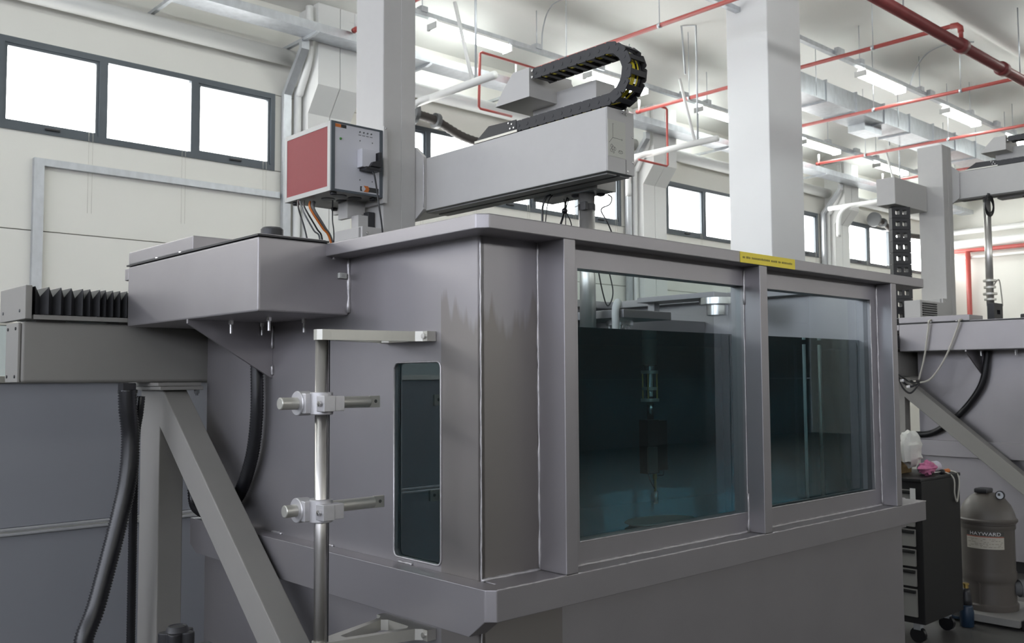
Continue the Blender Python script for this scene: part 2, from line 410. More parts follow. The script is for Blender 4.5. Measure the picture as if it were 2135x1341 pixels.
# lighting rows: trunking rails on rods with fluorescent battens
def lamp_proto():
    t = thing('batten_lamp', 'x', 'lamp', (0, 0, 5.96), 'fluorescent battens on the ceiling rails')
    part('housing', Plate([(-.078, 5.938), (.078, 5.938), (.05, 5.985), (-.05, 5.985)], [], 'x', -.60, .60), WHITE, t, None)
    part('diffuser', Plate([(-.085, 5.936), (.085, 5.936), (.075, 5.875), (.045, 5.86), (-.045, 5.86), (-.075, 5.875)], [], 'x', -.62, .62), LAMP, t, None)
    for s in (-1, 1): part('end_cap', Bx(s*.632-.012, s*.632+.012, -.087, .087, 5.858, 5.938), WHITE, t, None)
    return t
proto = lamp_proto(); first = True
def place_lamp(x, y, label):
    global first
    if first:
        proto.location = (x, y, 5.96); proto['label'] = label; first = False
    else: dup(proto, (0, 0, 0), label).location = (x, y, 5.96)
ORD = ['first', 'second', 'third', 'fourth', 'fifth', 'sixth', 'seventh', 'eighth', 'ninth', 'tenth', 'eleventh', 'twelfth']
rowA = [7.63, 10.45, 13.1, 16.3, 19.2, 22.0]
where = {7.63: 'above the hanging red sprinkler loop', 10.45: 'seen through the cable chain loop', 13.1: 'just left of the big white column', 16.3: 'just right of the big white column', 19.2: 'left of the far grey gantry column', 22.0: 'farthest away', 1.9: 'over the left window', 4.75: 'behind the top of the grey column'}
for x in rowA: place_lamp(x, 9.05, 'lit batten lamp on the wall side rail, ' + where[x])
rowB = [-6.6+2.87*k for k in range(11)]
rowB = [1.5, 4.3, 7.1, 13.35, 16.2, 19.0, 21.8]
wb2 = {13.35: 'nearest to the white column', 16.2: 'second after the white column', 19.0: 'at the right edge of the picture'}
for x in rowB: place_lamp(x, 6.4, 'lit fluorescent batten on the second rail, ' + wb2.get(x, 'outside the picture'))
for y in (3.4, ):
    for x in (-4.0, 2.0, 8.0, 14.0, 20.0): place_lamp(x, y, 'lit batten lamp overhead above the tanks, outside the picture')
for nm, y in (('wall side', 9.05), ('second', 6.4)):
    t = thing('lighting_rail', f'{nm} grey lighting rail hung on rods under the ceiling', 'lighting rail', (8, y, 6.0), 'lighting rails')
    part('rail', Bx(X0, X1, y-.035, y+.035, 5.985, 6.045), GALV, t, None)
    for j in range(15):
        x = -5.2+1.95*j+.35
        part('hanger_rod', Cyl((x, y, 6.045), (x, y, 6.6), .006, 6), GALV, t, None)
        part('hanger_clip', Bx(x-.05, x+.05, y-.05, y+.05, 6.03, 6.10), GALV, t, None)
    for j, x in enumerate((10.0, 12.0, 14.9, 17.6)):
        part('junction_box', Bx(x-.09, x+.09, y-.10, y-.03, 5.99, 6.08, .01), GALV, t)
# emergency bulb seen through the chain loop is a lamp on the same rail (rowA 10.45)
# thin conduit bows on the ceiling
single('ceiling_conduit', Tube(spline([(8.9, 9.05, 6.05), (8.85, 8.98, 6.3), (8.8, 8.8, 6.52), (8.8, 8.5, 6.585), (8.8, 6.9, 6.585)], 8), .009, 6), GALV, 'thin conduit bowing up from the wall side rail to the ceiling', 'conduit', (8.8, 8.5, 6.5))
single('ceiling_conduit', Tube(spline([(14.3, 6.4, 6.05), (14.3, 6.3, 6.3), (14.3, 6.1, 6.5), (14.35, 5.8, 6.57), (14.5, 5.5, 6.55)], 8), .012, 6), GALV, 'thin conduit bowing up from the second rail beside the red main pipe', 'conduit', (14.3, 6.1, 6.5))
# red sprinkler pipes
ends = [5.95, 8.5, 11.07, 13.7, 16.4, 19.0]
pl = ['ending behind the grey column top', 'crossing above the cable chain', 'ending right of the arm end', 'crossing under the air duct', 'passing right of the big white column', 'ending above the far grey box']
for k, x in enumerate(ends):
    t = thing('sprinkler_pipe', f'thin red sprinkler pipe under the ceiling {pl[k]}', 'pipe', (x, 7, 5.62), 'red sprinkler branch pipes')
    part('pipe', Tube([(x, 9.14, 5.62), (x, 4.42, 5.62), (x, 4.36, 5.60), (x, 4.34, 5.55), (x, 4.34, 5.447)], .026, 10), RED, t, True)
    part('elbow', Tube([(x, 4.45, 5.62), (x, 4.38, 5.615), (x, 4.345, 5.58), (x, 4.34, 5.52)], .034, 10), RED, t, True)
    part('end_cap', Cyl((x, 9.19, 5.62), (x, 9.12, 5.62), .032, 10), RED, t, True)
    part('sprinkler_head', Cyl((x, 9.14, 5.64), (x, 9.14, 5.80), .018, 8), WHITE, t, True)
    for y in (8.2, 6.7, 5.4):
        part('hanger_rod', Cyl((x, y, 5.64), (x, y, 6.6), .006, 6), GALV, t, None)
        part('pipe_clip', Cyl((x, y-.02, 5.62), (x, y+.02, 5.62), .032, 10), GALV, t, True)
t = thing('sprinkler_main', 'thick dark red sprinkler main pipe crossing the upper right corner', 'pipe', (12, 4.34, 5.36))
DRED = mat('dark_red_pipe', (.22, .05, .05), .45, 0, .2, 6)
part('pipe', Cyl((3, 4.34, 5.36), (23.9, 4.34, 5.36), .062, 16), DRED, t, True)
for x in ends+[12.3]: part('coupling', Cyl((x-.06, 4.34, 5.36), (x+.06, 4.34, 5.36), .085, 16), DRED, t, True)
for x in (6.5, 9.6, 12.9, 16.0, 19.2): part('hanger_rod', Cyl((x, 4.34, 5.42), (x, 4.34, 6.3), .008, 6), GALV, t, None)
# red sprinkler loops (drop and return) near the wall
for x, nm in ((8.5, 'above the cable chain bracket'), (11.07, 'right of the arm end')):
    s = -1 if x < 10 else 1
    t = thing('sprinkler_loop', f'small red sprinkler drop pipe {nm}', 'pipe', (x, 8.9, 5.2), 'red sprinkler drops')
    part('pipe', Tube([(x, 8.75, 5.62), (x-.95*abs(s), 8.75, 5.62), (x-.98, 8.75, 5.60), (x-1.0, 8.75, 4.92), (x-.98, 8.75, 4.90), (x-.45, 8.75, 4.90)] if s < 0 else
         [(x, 8.75, 5.62), (x+.15, 8.75, 5.62), (x+.18, 8.75, 5.6), (x+.18, 8.75, 4.75), (x+.15, 8.75, 4.73), (x-.5, 8.75, 4.73)], .017, 8), RED, t, True)
# white heating pipes on hangers near the wall
for k, (x, nm) in enumerate(((6.75, 'left of the cable chain bracket'), (10.9, 'right of the arm end'), (17.2, 'left of the far cable chain'))):
    t = thing('heating_pipe', f'white heating pipe with bracing rods and hanger {nm}', 'pipe', (x, 8.5, 4.7), 'white heating pipes on hangers')
    z = 4.88
    part('pipe', Cyl((x, 9.4, z), (x, 7.6, z), .045, 12), WHITE, t, True)
    part('bend', Tube(spline([(x, 8.7, z), (x-.05, 8.95, z-.02), (x-.1, 9.12, z-.2), (x-.1, 9.15, z-.6)], 6), .04, 10), WHITE, t, True)
    part('brace', Cyl((x, 7.98, z), (x-.12, 8.15, z+.95), .022, 8), WHITE, t, True)
    part('hanger', Tube([(x+.02, 7.95, z), (x+.02, 7.95, 6.59), (x-.12, 8.10, 6.59), (x-.05, 8.10, 5.9)], .014, 6), GALV, t, None)
# dark flue elbow and hose by the wall behind the arm
for x, nm in ((7.6, 'behind the arm'), (20.2, 'behind the far cable chain')):
    t = thing('flue_pipe', f'dark corrugated flue hose with round flanges on the wall {nm}', 'pipe', (x, 9.5, 5.0), 'dark flue hoses on the wall')
    part('hose', Tube(spline([(x-.35, 9.75, 5.0), (x, 9.75, 4.97), (x+.5, 9.75, 4.83), (x+1.1, 9.75, 4.80), (x+1.9, 9.75, 4.83)], 14), .055, 12, 1.12), mat('sooty_hose', (.05, .043, .04), .7), t, True)
    for q, zq in ((.45, 4.86), (1.6, 4.82)): part('wall_clamp', Bx(x+q-.015, x+q+.015, 9.72, 9.995, zq-.03, zq+.0), GALV, t, None)
    part('flange', Cyl((x-.42, 9.75, 5.0), (x-.36, 9.75, 5.0), .16, 20), GCABLE, t)
    part('flange', Cyl((x-.02, 9.75, 4.97), (x+.04, 9.75, 4.97), .10, 20), GCABLE, t)
# rectangular galvanised air duct
t = thing('air_duct', 'rectangular galvanised air duct under the ceiling right of the white column', 'air duct', (14, 7.2, 5.9))
segs = 22
for j in range(segs):
    xa = 12.3+j*.95
    if xa > 22.5: break
    part('duct_section', Bx(xa+.012, xa+.938, 7.24, 7.78, 5.80, 6.10), GALV, t, None)
    part('flange', Bx(xa-.012, xa+.012, 7.215, 7.805, 5.775, 6.125), GALV, t, None)
part('outlet', Bx(14.9, 15.5, 7.45, 7.75, 5.68, 5.80), GALV, t, None)
for x in (12.9, 15.6, 18.9):
    for y in (7.2, 7.82): part('hanger_rod', Cyl((x, y, 5.8), (x, y, 6.6), .006, 6), GALV, t, None)
# big white column
single('concrete_column', Plate([(9.651, 6.0), (10.40, 6.0), (10.40, 6.58), (9.651, 6.58)], [], 'z', 0, 6.75, .02), COLW, 'tall square white column standing behind the large tank', 'column', (10.0, 6.3, 0))
# pipes along the far wall
for z, r, mm, nm in ((5.10, .07, WHITE, 'upper white pipe'), (4.80, .10, WHITE, 'thick white pipe'), (4.62, .05, RED, 'red pipe'), (4.45, .035, WHITE, 'thin white pipe')):
    single('far_wall_pipe', Cyl((23.85, -9, z), (23.85, 9.9, z), r, 12), mm, f'{nm} running along the far end wall', 'pipe', (23.85, 0, z), None, True)
single('far_wall_pipe', Cyl((23.8, 9.35, 0), (23.8, 9.35, 4.6), .06, 12), RED, 'red standpipe down the far end wall beside the far grey column', 'pipe', (23.8, 9.35, 0), None, True)
# ================================================================== THE MEASURING TANK
TX0, TX1, TY0, TY1 = 1.632, 4.03, 1.90, 3.556
T = thing('measuring_tank', 'large blasted steel water tank with glass front windows in the foreground', 'tank', (TX0, TY0, 0))
W1 = (1.965, 2.803, 1.086, 1.866); W2 = (2.90, 3.722, 1.086, 1.866); SL = (2.07, 2.292, 1.034, 1.598)
part('front_wall', Plate(rect(TX0, TX1, .10, 1.932), [rect(*W1), rect(*W2)], 'y', TY0, TY0+.012), STEEL_ST, T, None)
part('end_wall', Plate(rect(TY0, TY1, .10, 1.932), [rrect(*SL, .018)], 'x', TX0, TX0+.012), STEEL_ST, T, None)
part('end_wall', Bx(TX1-.012, TX1, TY0+.012, TY1, .10, 1.932), STEEL, T, None)
part('back_wall', Bx(TX0+.012, TX1-.012, TY1-.012, TY1, .10, 1.932), STEEL, T, None)
part('tank_floor', Bx(TX0+.012, TX1-.012, TY0+.012, TY1-.012, .955, .967), DARKSTEEL, T, None)
part('plinth', Bx(TX0+.06, TX1-.06, TY0+.06, TY1-.06, 0, .10), BLACK_M, T, None)
# posts in front of the window wall, flush with rim and ledge
for a in (1.843, 2.805, 3.775):
    part('post', Bx(a, a+.047, 1.794, TY0, 1.019, 1.934, .004), STEEL, T)
# window frame plates and panes
for (a, b, w) in ((1.890, 2.805, W1), (2.852, 3.775, W2)):
    fr = part('window_frame', Plate(rect(a, b, 1.019, 1.932), [rect(*w)], 'y', 1.86, TY0), STEEL, T, None)
    part('pane', Bx(w[0], w[1], 1.872, 1.892, w[2], w[3]), GLASS, fr, None)
    pts = [(w[0]+.001, 1.8615, w[2]), (w[1]-.001, 1.8615, w[2])]
    for (p, q) in (((w[0], w[2]), (w[1], w[2])), ((w[1], w[2]), (w[1], w[3]))):
        n = 24
        path = [(p[0]+(q[0]-p[0])*i/n, 1.8605, p[1]+(q[1]-p[1])*i/n) for i in range(n+1)]
        part('sealant_bead', Tube(path, [.0028*random.uniform(.6, 1.3) for _ in path], 6), WELD, fr, True)
sp = part('slot_pane', Bx(TX0+.004, TX0+.011, SL[0]-.0, SL[1], SL[2], SL[3]), GLASS, T, None)
ring = [(TX0-.001, y, z) for y, z in rrect(*SL, .018)]; ring.append(ring[0])
part('slot_sealant', Tube(ring, .003, 6), WELD, T, True)
# rim: flat ring with cut corners
c = .026
outer = [(1.547+c, 1.794), (4.109-c, 1.794), (4.109, 1.794+c), (4.109, 3.552-c), (4.109-c, 3.552), (1.547+c, 3.552), (1.547, 3.552-c), (1.547, 1.794+c)]
part('rim', Plate(outer, [rect(1.70, 3.96, 1.965, 3.49)], 'z', 1.932, 1.972, .004), STEEL, T)
# ledge round the tank at floor level of the basin
part('ledge', Plate([(1.5705, 1.85), (1.5705, 1.8155), (1.592, 1.794), (4.035, 1.794), (4.045, 1.80), (4.045, TY0), (1.64, TY0), (1.64, 1.85)], [], 'z', .938, 1.019, .003), STEEL, T)
endp = [(1.817, 1.0188), (1.817, .9375), (1.88, .89), (3.50, .89), (3.556, .92), (3.556, 1.0188)]
endp2 = [(TY0, 1.0185), (TY0, .89), (3.50, .89), (3.556, .92), (3.556, 1.0185)]
part('ledge', Plate(endp, [], 'x', 1.57, TX0, .003), STEEL, T)
part('ledge', Plate(endp2, [], 'x', TX1, 4.08, .005), STEEL, T)
# weld beads
def bead(p, q, r=.0035, n=26, par=T):
    p, q = Vector(p), Vector(q); n = max(6, int((q-p).length/.02))
    path = [p.lerp(q, i/n)+Vector((random.uniform(-1, 1), random.uniform(-1, 1), random.uniform(-1, 1)))*.0008 for i in range(n+1)]
    return part('weld_bead', Tube(path, [r*random.uniform(.7, 1.35) for _ in path], 6), WELD, par, True)
bead((TX0, TY0, 1.0), (TX0, TY0, 1.93), .0024)  # corner weld, in brighter metal put in for the edge highlight
bead((TX0, TY0, .12), (TX0, TY0, .93), .0024)  # same brighter bead for the highlight on the lower corner edge
bead((TX0-.001, TY0-.002, 1.021), (1.843, TY0-.002, 1.021), .005)
bead((1.843, TY0-.002, 1.02), (1.843, TY0-.002, 1.93), .004)
bead((1.890, 1.858, 1.021), (2.80, 1.858, 1.021), .005)
bead((2.852, 1.858, 1.021), (3.775, 1.858, 1.021), .005)
bead((2.804, 1.858, 1.02), (2.804, 1.858, 1.15), .005); bead((2.804, 1.858, 1.80), (2.804, 1.858, 1.92), .004)
bead((3.774, 1.858, 1.02), (3.774, 1.858, 1.93), .004)
for a, b in ((1.595, 1.843), (1.890, 2.805), (2.852, 3.775), (3.822, 4.04)): bead((a, 1.797, 1.0175), (b, 1.797, 1.0175), .0028)
for y in (2.20, 2.62, 2.95): bead((TX0-.002, y, 1.021), (TX0-.002, y+.07, 1.021), .004)
# warning sticker on the rim
st = part('warning_sticker', Bx(2.688, 3.029, 1.7915, 1.7938, 1.934, 1.9705), YELLOW, T, None, 'yellow warning sticker with one line of tiny print')
bm = nb(); x = 2.70; zz = 1.9525
while x < 3.01:
    w = random.uniform(.004, .008)
    add_box(bm, x, x+w, 1.7910, 1.7914, zz-.0035, zz+.0035*random.uniform(.7, 1.1)); x += w+(.0022 if random.random() < .85 else .008)
pr = part('print_line', bm, mat('faded_ink', (.30, .24, .05), .6), st, None); pr['kind'] = 'stuff'
# side box welded on the end wall
BXX = 1.318
sb = part('side_box', Bx(BXX, TX0, 2.54, 3.565, 1.75, 1.975, .008), STEEL, T)
part('lid_seal', Bx(BXX-.004, TX0-.075, 2.537, 3.569, 1.9755, 1.981), BLACK, sb, None)
part('lid', Bx(BXX+.01, TX0-.08, 2.55, 3.00, 1.981, 1.985), STEEL, sb, None)
part('raised_cover', Bx(BXX+.002, TX0-.04, 3.0, 3.565, 1.982, 2.03, .005), STEEL, sb)
part('end_flange', Bx(BXX+.002, BXX+.05, 3.565, 3.60, 1.925, 1.97, .003), STEEL, sb)
part('gland_cap', Lathe([(.030, 0), (.034, .002), (.034, .026), (.030, .031), (.028, .032)], (1.405, 2.62, 1.985), 24), BLACK, sb, math.radians(30))
for y in (3.30, 3.10): part('lid_screw', Lathe([(.008, 0), (.008, .004), (.005, .006)], (BXX+.004, y, 1.981), 10), CHROME, sb)
cl = part('cable_clip', Bx(1.590, 1.618, 2.528, 2.541, 1.866, 1.884, .002), mat('white_nylon', (.6, .6, .57), .5), sb)
part('clip_gap', Bx(1.598, 1.608, 2.5272, 2.5285, 1.871, 1.879), PAINT, cl, None)
for (x, y, l) in ((1.445, 2.971, .045), (1.45, 2.718, .045), (1.585, 3.02, .045), (1.60, 2.76, .045)):
    b = part('hanging_bolt', Lathe([(.009, 0), (.009, -.004), (.0085, -.014), (.0045, -.0145), (.0045, -l), (.003, -l-.001)], (x, y, 1.75), 6), CHROME, sb, None)
part('gusset', Plate([(1.320, 1.752), (TX0, 1.752), (TX0, 1.556), (1.625, 1.556), (1.320, 1.738)], [], 'y', 3.03, 3.042, .001), STEEL, T)
bead((TX0-.003, 2.538, 1.76), (TX0-.003, 2.538, 1.93), .0065); bead((1.575, 2.538, 1.925), (1.575, 2.538, 1.972), .005)
bead((TX0-.003, 3.028, 1.565), (TX0-.003, 3.028, 1.60), .005); bead((TX0-.003, 3.028, 1.66), (TX0-.003, 3.028, 1.74), .005)
# water
wm = single('tank_water', Bx(TX0+.0125, TX1-.0125, TY0+.0125, TY1-.0125, .9675, 1.70), WATER, 'still dark teal water filling the large foreground tank', 'water', (2.8, 2.7, .967), None, None)
# ------------------------------------------------ things inside the tank
t = thing('cross_beam', 'steel beam with bolted flanges lying across inside the foreground tank above the water', 'beam', (2.8, 2.95, 1.76))
part('beam', Bx(TX0+.013, TX1-.013, 2.90, 3.02, 1.755, 1.835, .003), STEEL, t)
part('mount_plate', Bx(2.98, 3.30, 2.56, 2.90, 1.80, 1.835, .003), STEEL, t)
for (x, y, r) in ((3.14, 2.72, .06), (3.62, 2.96, .055), (3.95, 2.7, .05)):
    f = part('flange', Lathe([(r, 0), (r, -.022), (r*.5, -.023), (r*.5, -.045)], (x, y, 1.80 if y < 2.9 else 1.755), 24), CHROME, t, math.radians(30)) if x < 3.9 else None
    if f:
        for k in range(6):
            a = k*PI/3
            part('flange_bolt', Cyl((x+r*.75*math.cos(a), y+r*.75*math.sin(a), (1.80 if y < 2.9 else 1.755)-.022), (x+r*.75*math.cos(a), y+r*.75*math.sin(a), (1.80 if y < 2.9 else 1.755)-.034), .006, 8), CHROME, f)
part('bearing_flange', Lathe([(.085, 0), (.085, -.03), (.05, -.031), (.05, -.08), (.042, -.082)], (3.70, 2.60, 1.92), 28), CHROME, t, math.radians(30))
part('flange_arm', Bx(3.62, 3.78, 2.56, 3.02, 1.92, 1.945, .002), STEEL, t)
part('flange_leg', Bx(3.68, 3.72, 2.96, 3.0, 1.835, 1.92), STEEL, t)
single('white_hose', Tube(spline([(3.02, 2.62, 1.855), (2.99, 2.60, 1.865), (2.965, 2.59, 1.83), (2.96, 2.585, 1.76), (2.96, 2.585, 1.705)], 8), .016, 12), WHITE, 'white hose bent over the mount plate in the tank', 'hose', (2.93, 2.6, 1.7))
PX, PY = 2.915, 2.70
t = thing('probe_pole', 'polished steel pole hanging from the arm into the tank with black probe holder', 'pole', (PX, PY, 1.1))
part('pole', Cyl((PX, PY, 1.60), (PX, PY, 2.3295), .034, 28), POLE, t, True)
part('strap', Cyl((PX, PY, 2.258), (PX, PY, 2.284), .0365, 28), BLACK, t, math.radians(30))
part('strap_buckle', Bx(PX-.047, PX-.030, PY-.035, PY-.005, 2.254, 2.288, .002), BLACK, t)
part('coupling', Lathe([(.020, 0), (.020, .10), (.026, .101), (.026, .12), (.032, .125)], (PX, PY, 1.475), 24), CHROME, t, math.radians(30))
for z, r in ((1.565, .04), (1.50, .036), (1.455, .043)): part('ring', Lathe([(r, 0), (r, .012)], (PX, PY, z), 24), ALU, t, math.radians(30))
for a in range(4): part('tie_rod', Cyl((PX+.034*math.cos(a*PI/2+.7), PY+.034*math.sin(a*PI/2+.7), 1.455), (PX+.034*math.cos(a*PI/2+.7), PY+.034*math.sin(a*PI/2+.7), 1.575), .004, 6), BRASS, t)
part('stem', Cyl((PX, PY, 1.38), (PX, PY, 1.475), .016, 16), CHROME, t, True)
part('probe_block', Bx(PX-.045, PX+.02, PY-.04, PY+.03, 1.175, 1.385, .004), BLACK, t)
part('probe_block', Bx(PX+.02, PX+.075, PY-.03, PY+.03, 1.185, 1.38, .004), BLACK, t)
part('probe_clamp', Bx(PX-.052, PX+.0, PY-.055, PY-.04, 1.18, 1.28, .003), GCABLE, t)
part('needle', Lathe([(.006, .0), (.006, .05), (.010, .052), (.010, .09)], (PX+.02, PY, 1.10), 12), BRASS, t, True)
part('hydrophone_tip', Cyl((PX+.022, PY, 1.055), (PX+.022, PY, 1.105), .011, 14, .002), CHROME, t, True)
part('probe_cable', Tube(spline([(PX-.02, PY, 1.18), (PX-.015, PY-.01, 1.15), (PX+.01, PY-.008, 1.115)], 6), .0025, 6), RUBBER, t, True)
part('probe_cable', Tube(spline([(PX+.07, PY, 1.186), (PX+.06, PY-.01, 1.165), (PX+.03, PY-.008, 1.165)], 6), .0025, 6), RUBBER, t, True)
part('strap_wire', Tube(spline([(PX+.035, PY, 2.27), (PX+.06, PY, 2.05), (PX+.10, PY, 1.90), (PX+.13, PY, 1.86), (PX+.16, PY, 1.93), (PX+.16, PY+.05, 2.1)], 8), .003, 6), RUBBER, t, True)
single('streak_rod', Cyl((3.70, 2.40, .968), (3.70, 2.40, 1.69), .010, 14), WHITE, 'slim pale rod added for the bright streak of light behind the right window', 'rod', (3.70, 2.40, .968), None, True)  # pale rod put in as the bright streak of refracted light
single('streak_rod', Cyl((3.83, 2.41, .968), (3.83, 2.41, 1.69), .012, 14), ALU, 'dull vertical rod beside the bright one behind the right window', 'rod', (3.83, 2.41, .968), None, True)
single('target_dish', Lathe([(.02, 0), (.15, .004), (.17, .012), (.165, .016), (.15, .010), (.02, .008)], (3.0, 2.75, .968), 36), ALU, 'round metal dish lying on the tank floor under the probe', 'dish', (3.0, 2.75, .968))
# ================================================================== GANTRY RAIL WITH SUPPORT LEG
R = thing('gantry_rail', 'grey steel beam with black bellows and slanted leg left of the foreground tank', 'gantry rail', (1.0, 3.68, 0))
BY0, BY1 = 3.605, 3.765
part('beam', Bx(.967, 5.2, BY0, BY1, 1.541, 1.760, .014, 3), PAINT_R, R)
ec = part('end_cap', Bx(.958, .967, BY0+.004, BY1-.004, 1.545, 1.756, .002), PAINT_R, R)
for y in (BY0+.035, BY1-.03):
    for z in (1.565, 1.735): screw(ec, (.958, y, z), '-x', .006, .003, BLACK)
part('guide_strip', Bx(1.0, 4.9, BY0-.02, BY1+.02, 1.768, 1.784), PAINT_R, R)
for x in (1.02, 1.31, 1.9, 3.1, 4.5): part('strip_foot', Bx(x, x+.10, BY0+.02, BY1-.02, 1.758, 1.769), PAINT_R, R)
ep = part('bellows_plate', Bx(.972, .995, 3.585, 3.905, 1.768, 1.888, .003), PAINT_R, R)
for y in (3.65, 3.86): screw(ep, (.972, y, 1.80), '-x', .006, .003, GCABLE)
pk = [1.001, 1.046, 1.087, 1.122, 1.162, 1.187, 1.222, 1.243, 1.269, 1.295]
while pk[-1] < 2.18: pk.append(pk[-1]+.026)
bm = nb(); rows = []
for i, x in enumerate(pk):
    rows.append((x, 0))
    if i+1 < len(pk): rows.append(((x+pk[i+1])/2, 1))
prev = None
for x, v in rows:
    y0, y1, zt = (3.575, 3.895, 1.884) if v == 0 else (3.60, 3.87, 1.850)
    rg = [bm.verts.new(p) for p in ((x, y0, 1.786), (x, y0, zt), (x, y1, zt), (x, y1, 1.786))]
    if prev:
        for k in range(3): bm.faces.new((prev[k], prev[k+1], rg[k+1], rg[k]))
    prev = rg
part('bellows', bm, BLACK_F, R, None)
# support leg
part('post', Bx(1.462, 1.560, 3.60, 3.79, 0, 1.515, .006), PAINT_R, R)
dg = [(3.60, 1.515), (3.60, 1.372), (2.782, .718), (1.95, .05), (1.80, .05), (2.659, .742), (3.585, 1.515)]
part('brace', Plate([(3.605, 1.52), (3.605, 1.378), (1.93, .0), (1.75, .0), (3.58, 1.52)], [], 'x', 1.460, 1.557, .006), PAINT_R, R)
for i, (x0, x1, y0, y1, z0, z1) in enumerate(((1.43, 1.60, 3.54, 3.84, 1.527, 1.541), (1.435, 1.605, 3.53, 3.82, 1.512, 1.526))):
    part('flange_plate', Bx(x0, x1, y0, y1, z0, z1, .002), PAINT_R, R)
for (x, y) in ((1.585, 3.545), (1.45, 3.82), (1.59, 3.79)): part('flange_bolt', Lathe([(.011, 0), (.011, -.014), (.006, -.015), (.006, -.022)], (x, y, 1.512), 6), GCABLE, R, None)
part('foot_plate', Bx(1.40, 1.62, 3.52, 3.86, -.0, .015), PAINT_R, R)
# ================================================================== GANTRY COLUMN, ARM, CHAIN, CONTROLLER
CX0, CX1, CYF, CYB = 2.496, 2.68, 3.60, 3.832
G = thing('gantry_column', 'square grey steel column rising behind the foreground tank', 'column', (2.59, 3.7, 1.786))
part('column', Bx(CX0, CX1, CYF, CYB, 1.90, 3.67, .008), PAINT, G)
part('cover_strip', Bx(2.598, CX1-.001, CYF-.004, CYF, 1.98, 3.66, .001), PAINT, G)
part('carriage', Bx(2.24, 2.84, 3.562, 3.95, 1.90, 1.99, .004), PAINT_D, G)
part('carriage_skirt', Bx(2.26, 2.82, 3.59, 3.93, 1.787, 1.90, .003), PAINT_D, G)
hb = part('motor_box', Bx(2.372, CX0, 3.585, 3.83, 1.99, 2.245, .004), PAINT, G)
part('joint_strip', Bx(2.368, 2.372, 3.60, 3.61, 2.0, 2.24), PAINT_D, hb, None)
screw(hb, (2.40, 3.585, 2.215), '-y', .007)
A = thing('gantry_boom', 'long grey rectangular arm reaching over the foreground tank', 'arm', (2.78, 3.0, 2.35))
AX0, AX1, AY0, AY1, AZ0, AZ1 = 2.70, 2.86, 2.39, 3.86, 2.346, 2.60
part('arm_beam', Bx(AX0, AX1, AY0+.004, AY1, AZ0, AZ1, .006), PAINT, A)
ep = part('end_plate', Bx(AX0+.001, AX1-.0, AY0, AY0+.004, AZ0+.001, AZ1-.001, .0015), PAINT, A)
part('cover_edge', Bx(2.808, 2.810, AY0-.0008, AY0+.001, AZ0+.002, 2.405), INK, ep, None)
for x, z in ((2.812, 2.585), (2.85, 2.50), (2.85, 2.40), (2.818, 2.36), (2.79, 2.59)): screw(ep, (x, AY0, z), '-y', .005, .003)
part('eye_bolt', Lathe([(.004, 0), (.004, -.018), (.009, -.018), (.009, -.026)], (2.79, AY0, 2.59), 10, 'y'), CHROME, ep)
lb = part('axis_label', Bx(2.693+.01, 2.806, AY0-.0015, AY0-.0002, 2.407, 2.551), STICKER, ep, None, 'pale sticker with axis lines and small drawn symbols')
def ink_line(par, pts, r=.0009, y=AY0-.0018): return add_tube(nb(), [(x, y, z) for x, z in pts], r, 4)
lines = nb()
def sk(pts, r=.0007): add_tube(lines, [(x, AY0-.0016, z) for x, z in pts], r, 4)
sk([(2.737, 2.535), (2.731, 2.537), (2.731, 2.481), (2.709, 2.459)]); sk([(2.731, 2.481), (2.784, 2.480)]); sk([(2.784, 2.484), (2.787, 2.479), (2.783, 2.476)])
for cx, cz, rx, rz in ((2.724, 2.447, .006, .007), (2.732, 2.440, .007, .008), (2.722, 2.430, .006, .006), (2.742, 2.438, .006, .007), (2.735, 2.424, .004, .004), (2.776, 2.430, .013, .006), (2.776, 2.433, .007, .003)):
    sk([(cx+rx*math.cos(i*PI/6), cz+rz*math.sin(i*PI/6)) for i in range(13)])
pr = part('line_drawing', lines, INK, lb, None); pr['kind'] = 'stuff'
part('slide_plate', Plate([(3.535, 2.605), (3.535, 2.352), (3.60, 2.31), (3.86, 2.31), (3.86, 2.66), (3.60, 2.66)], [], 'x', 2.682, 2.700, .002), PAINT, A)
bead((2.6815, 3.534, 2.36), (2.6815, 3.534, 2.60), .003, par=A)
for j in (0, 1): part('belly_rail', Bx(AX0+.02+.075*j, AX0+.075+.075*j, AY0+.02, AY1-.3, AZ0-.006, AZ0+.001), PAINT_D, A, None)
# carriage that travels on the arm: chain bracket above, housing beside and below
K = thing('probe_carriage', 'grey folded metal carriage box straddling the arm and holding the cable chain end', 'carriage', (2.92, 2.8, 2.33))
part('chain_bracket', Plate([(2.824, 2.862), (2.824, 2.736), (3.042, 2.736), (2.99, 2.80), (2.925, 2.862)], [], 'x', 2.70, 2.96, .002), PAINT, K)
part('bracket_end', Plate([(2.96, 2.845), (2.96, 2.736), (3.03, 2.736), (3.0, 2.80)], [], 'y', 2.825, 3.03), PAINT, K, None)
part('housing', Bx(2.866, 2.985, 2.595, 2.975, 2.330, 2.79, .003), PAINT, K)
part('pad', Sphere((2.90, 2.75, 2.328), .014, 12, 8, (1.4, 1.4, .7)), BLACK, K, True)
part('pad', Sphere((2.96, 2.66, 2.328), .014, 12, 8, (1.4, 1.4, .7)), BLACK, K, True)
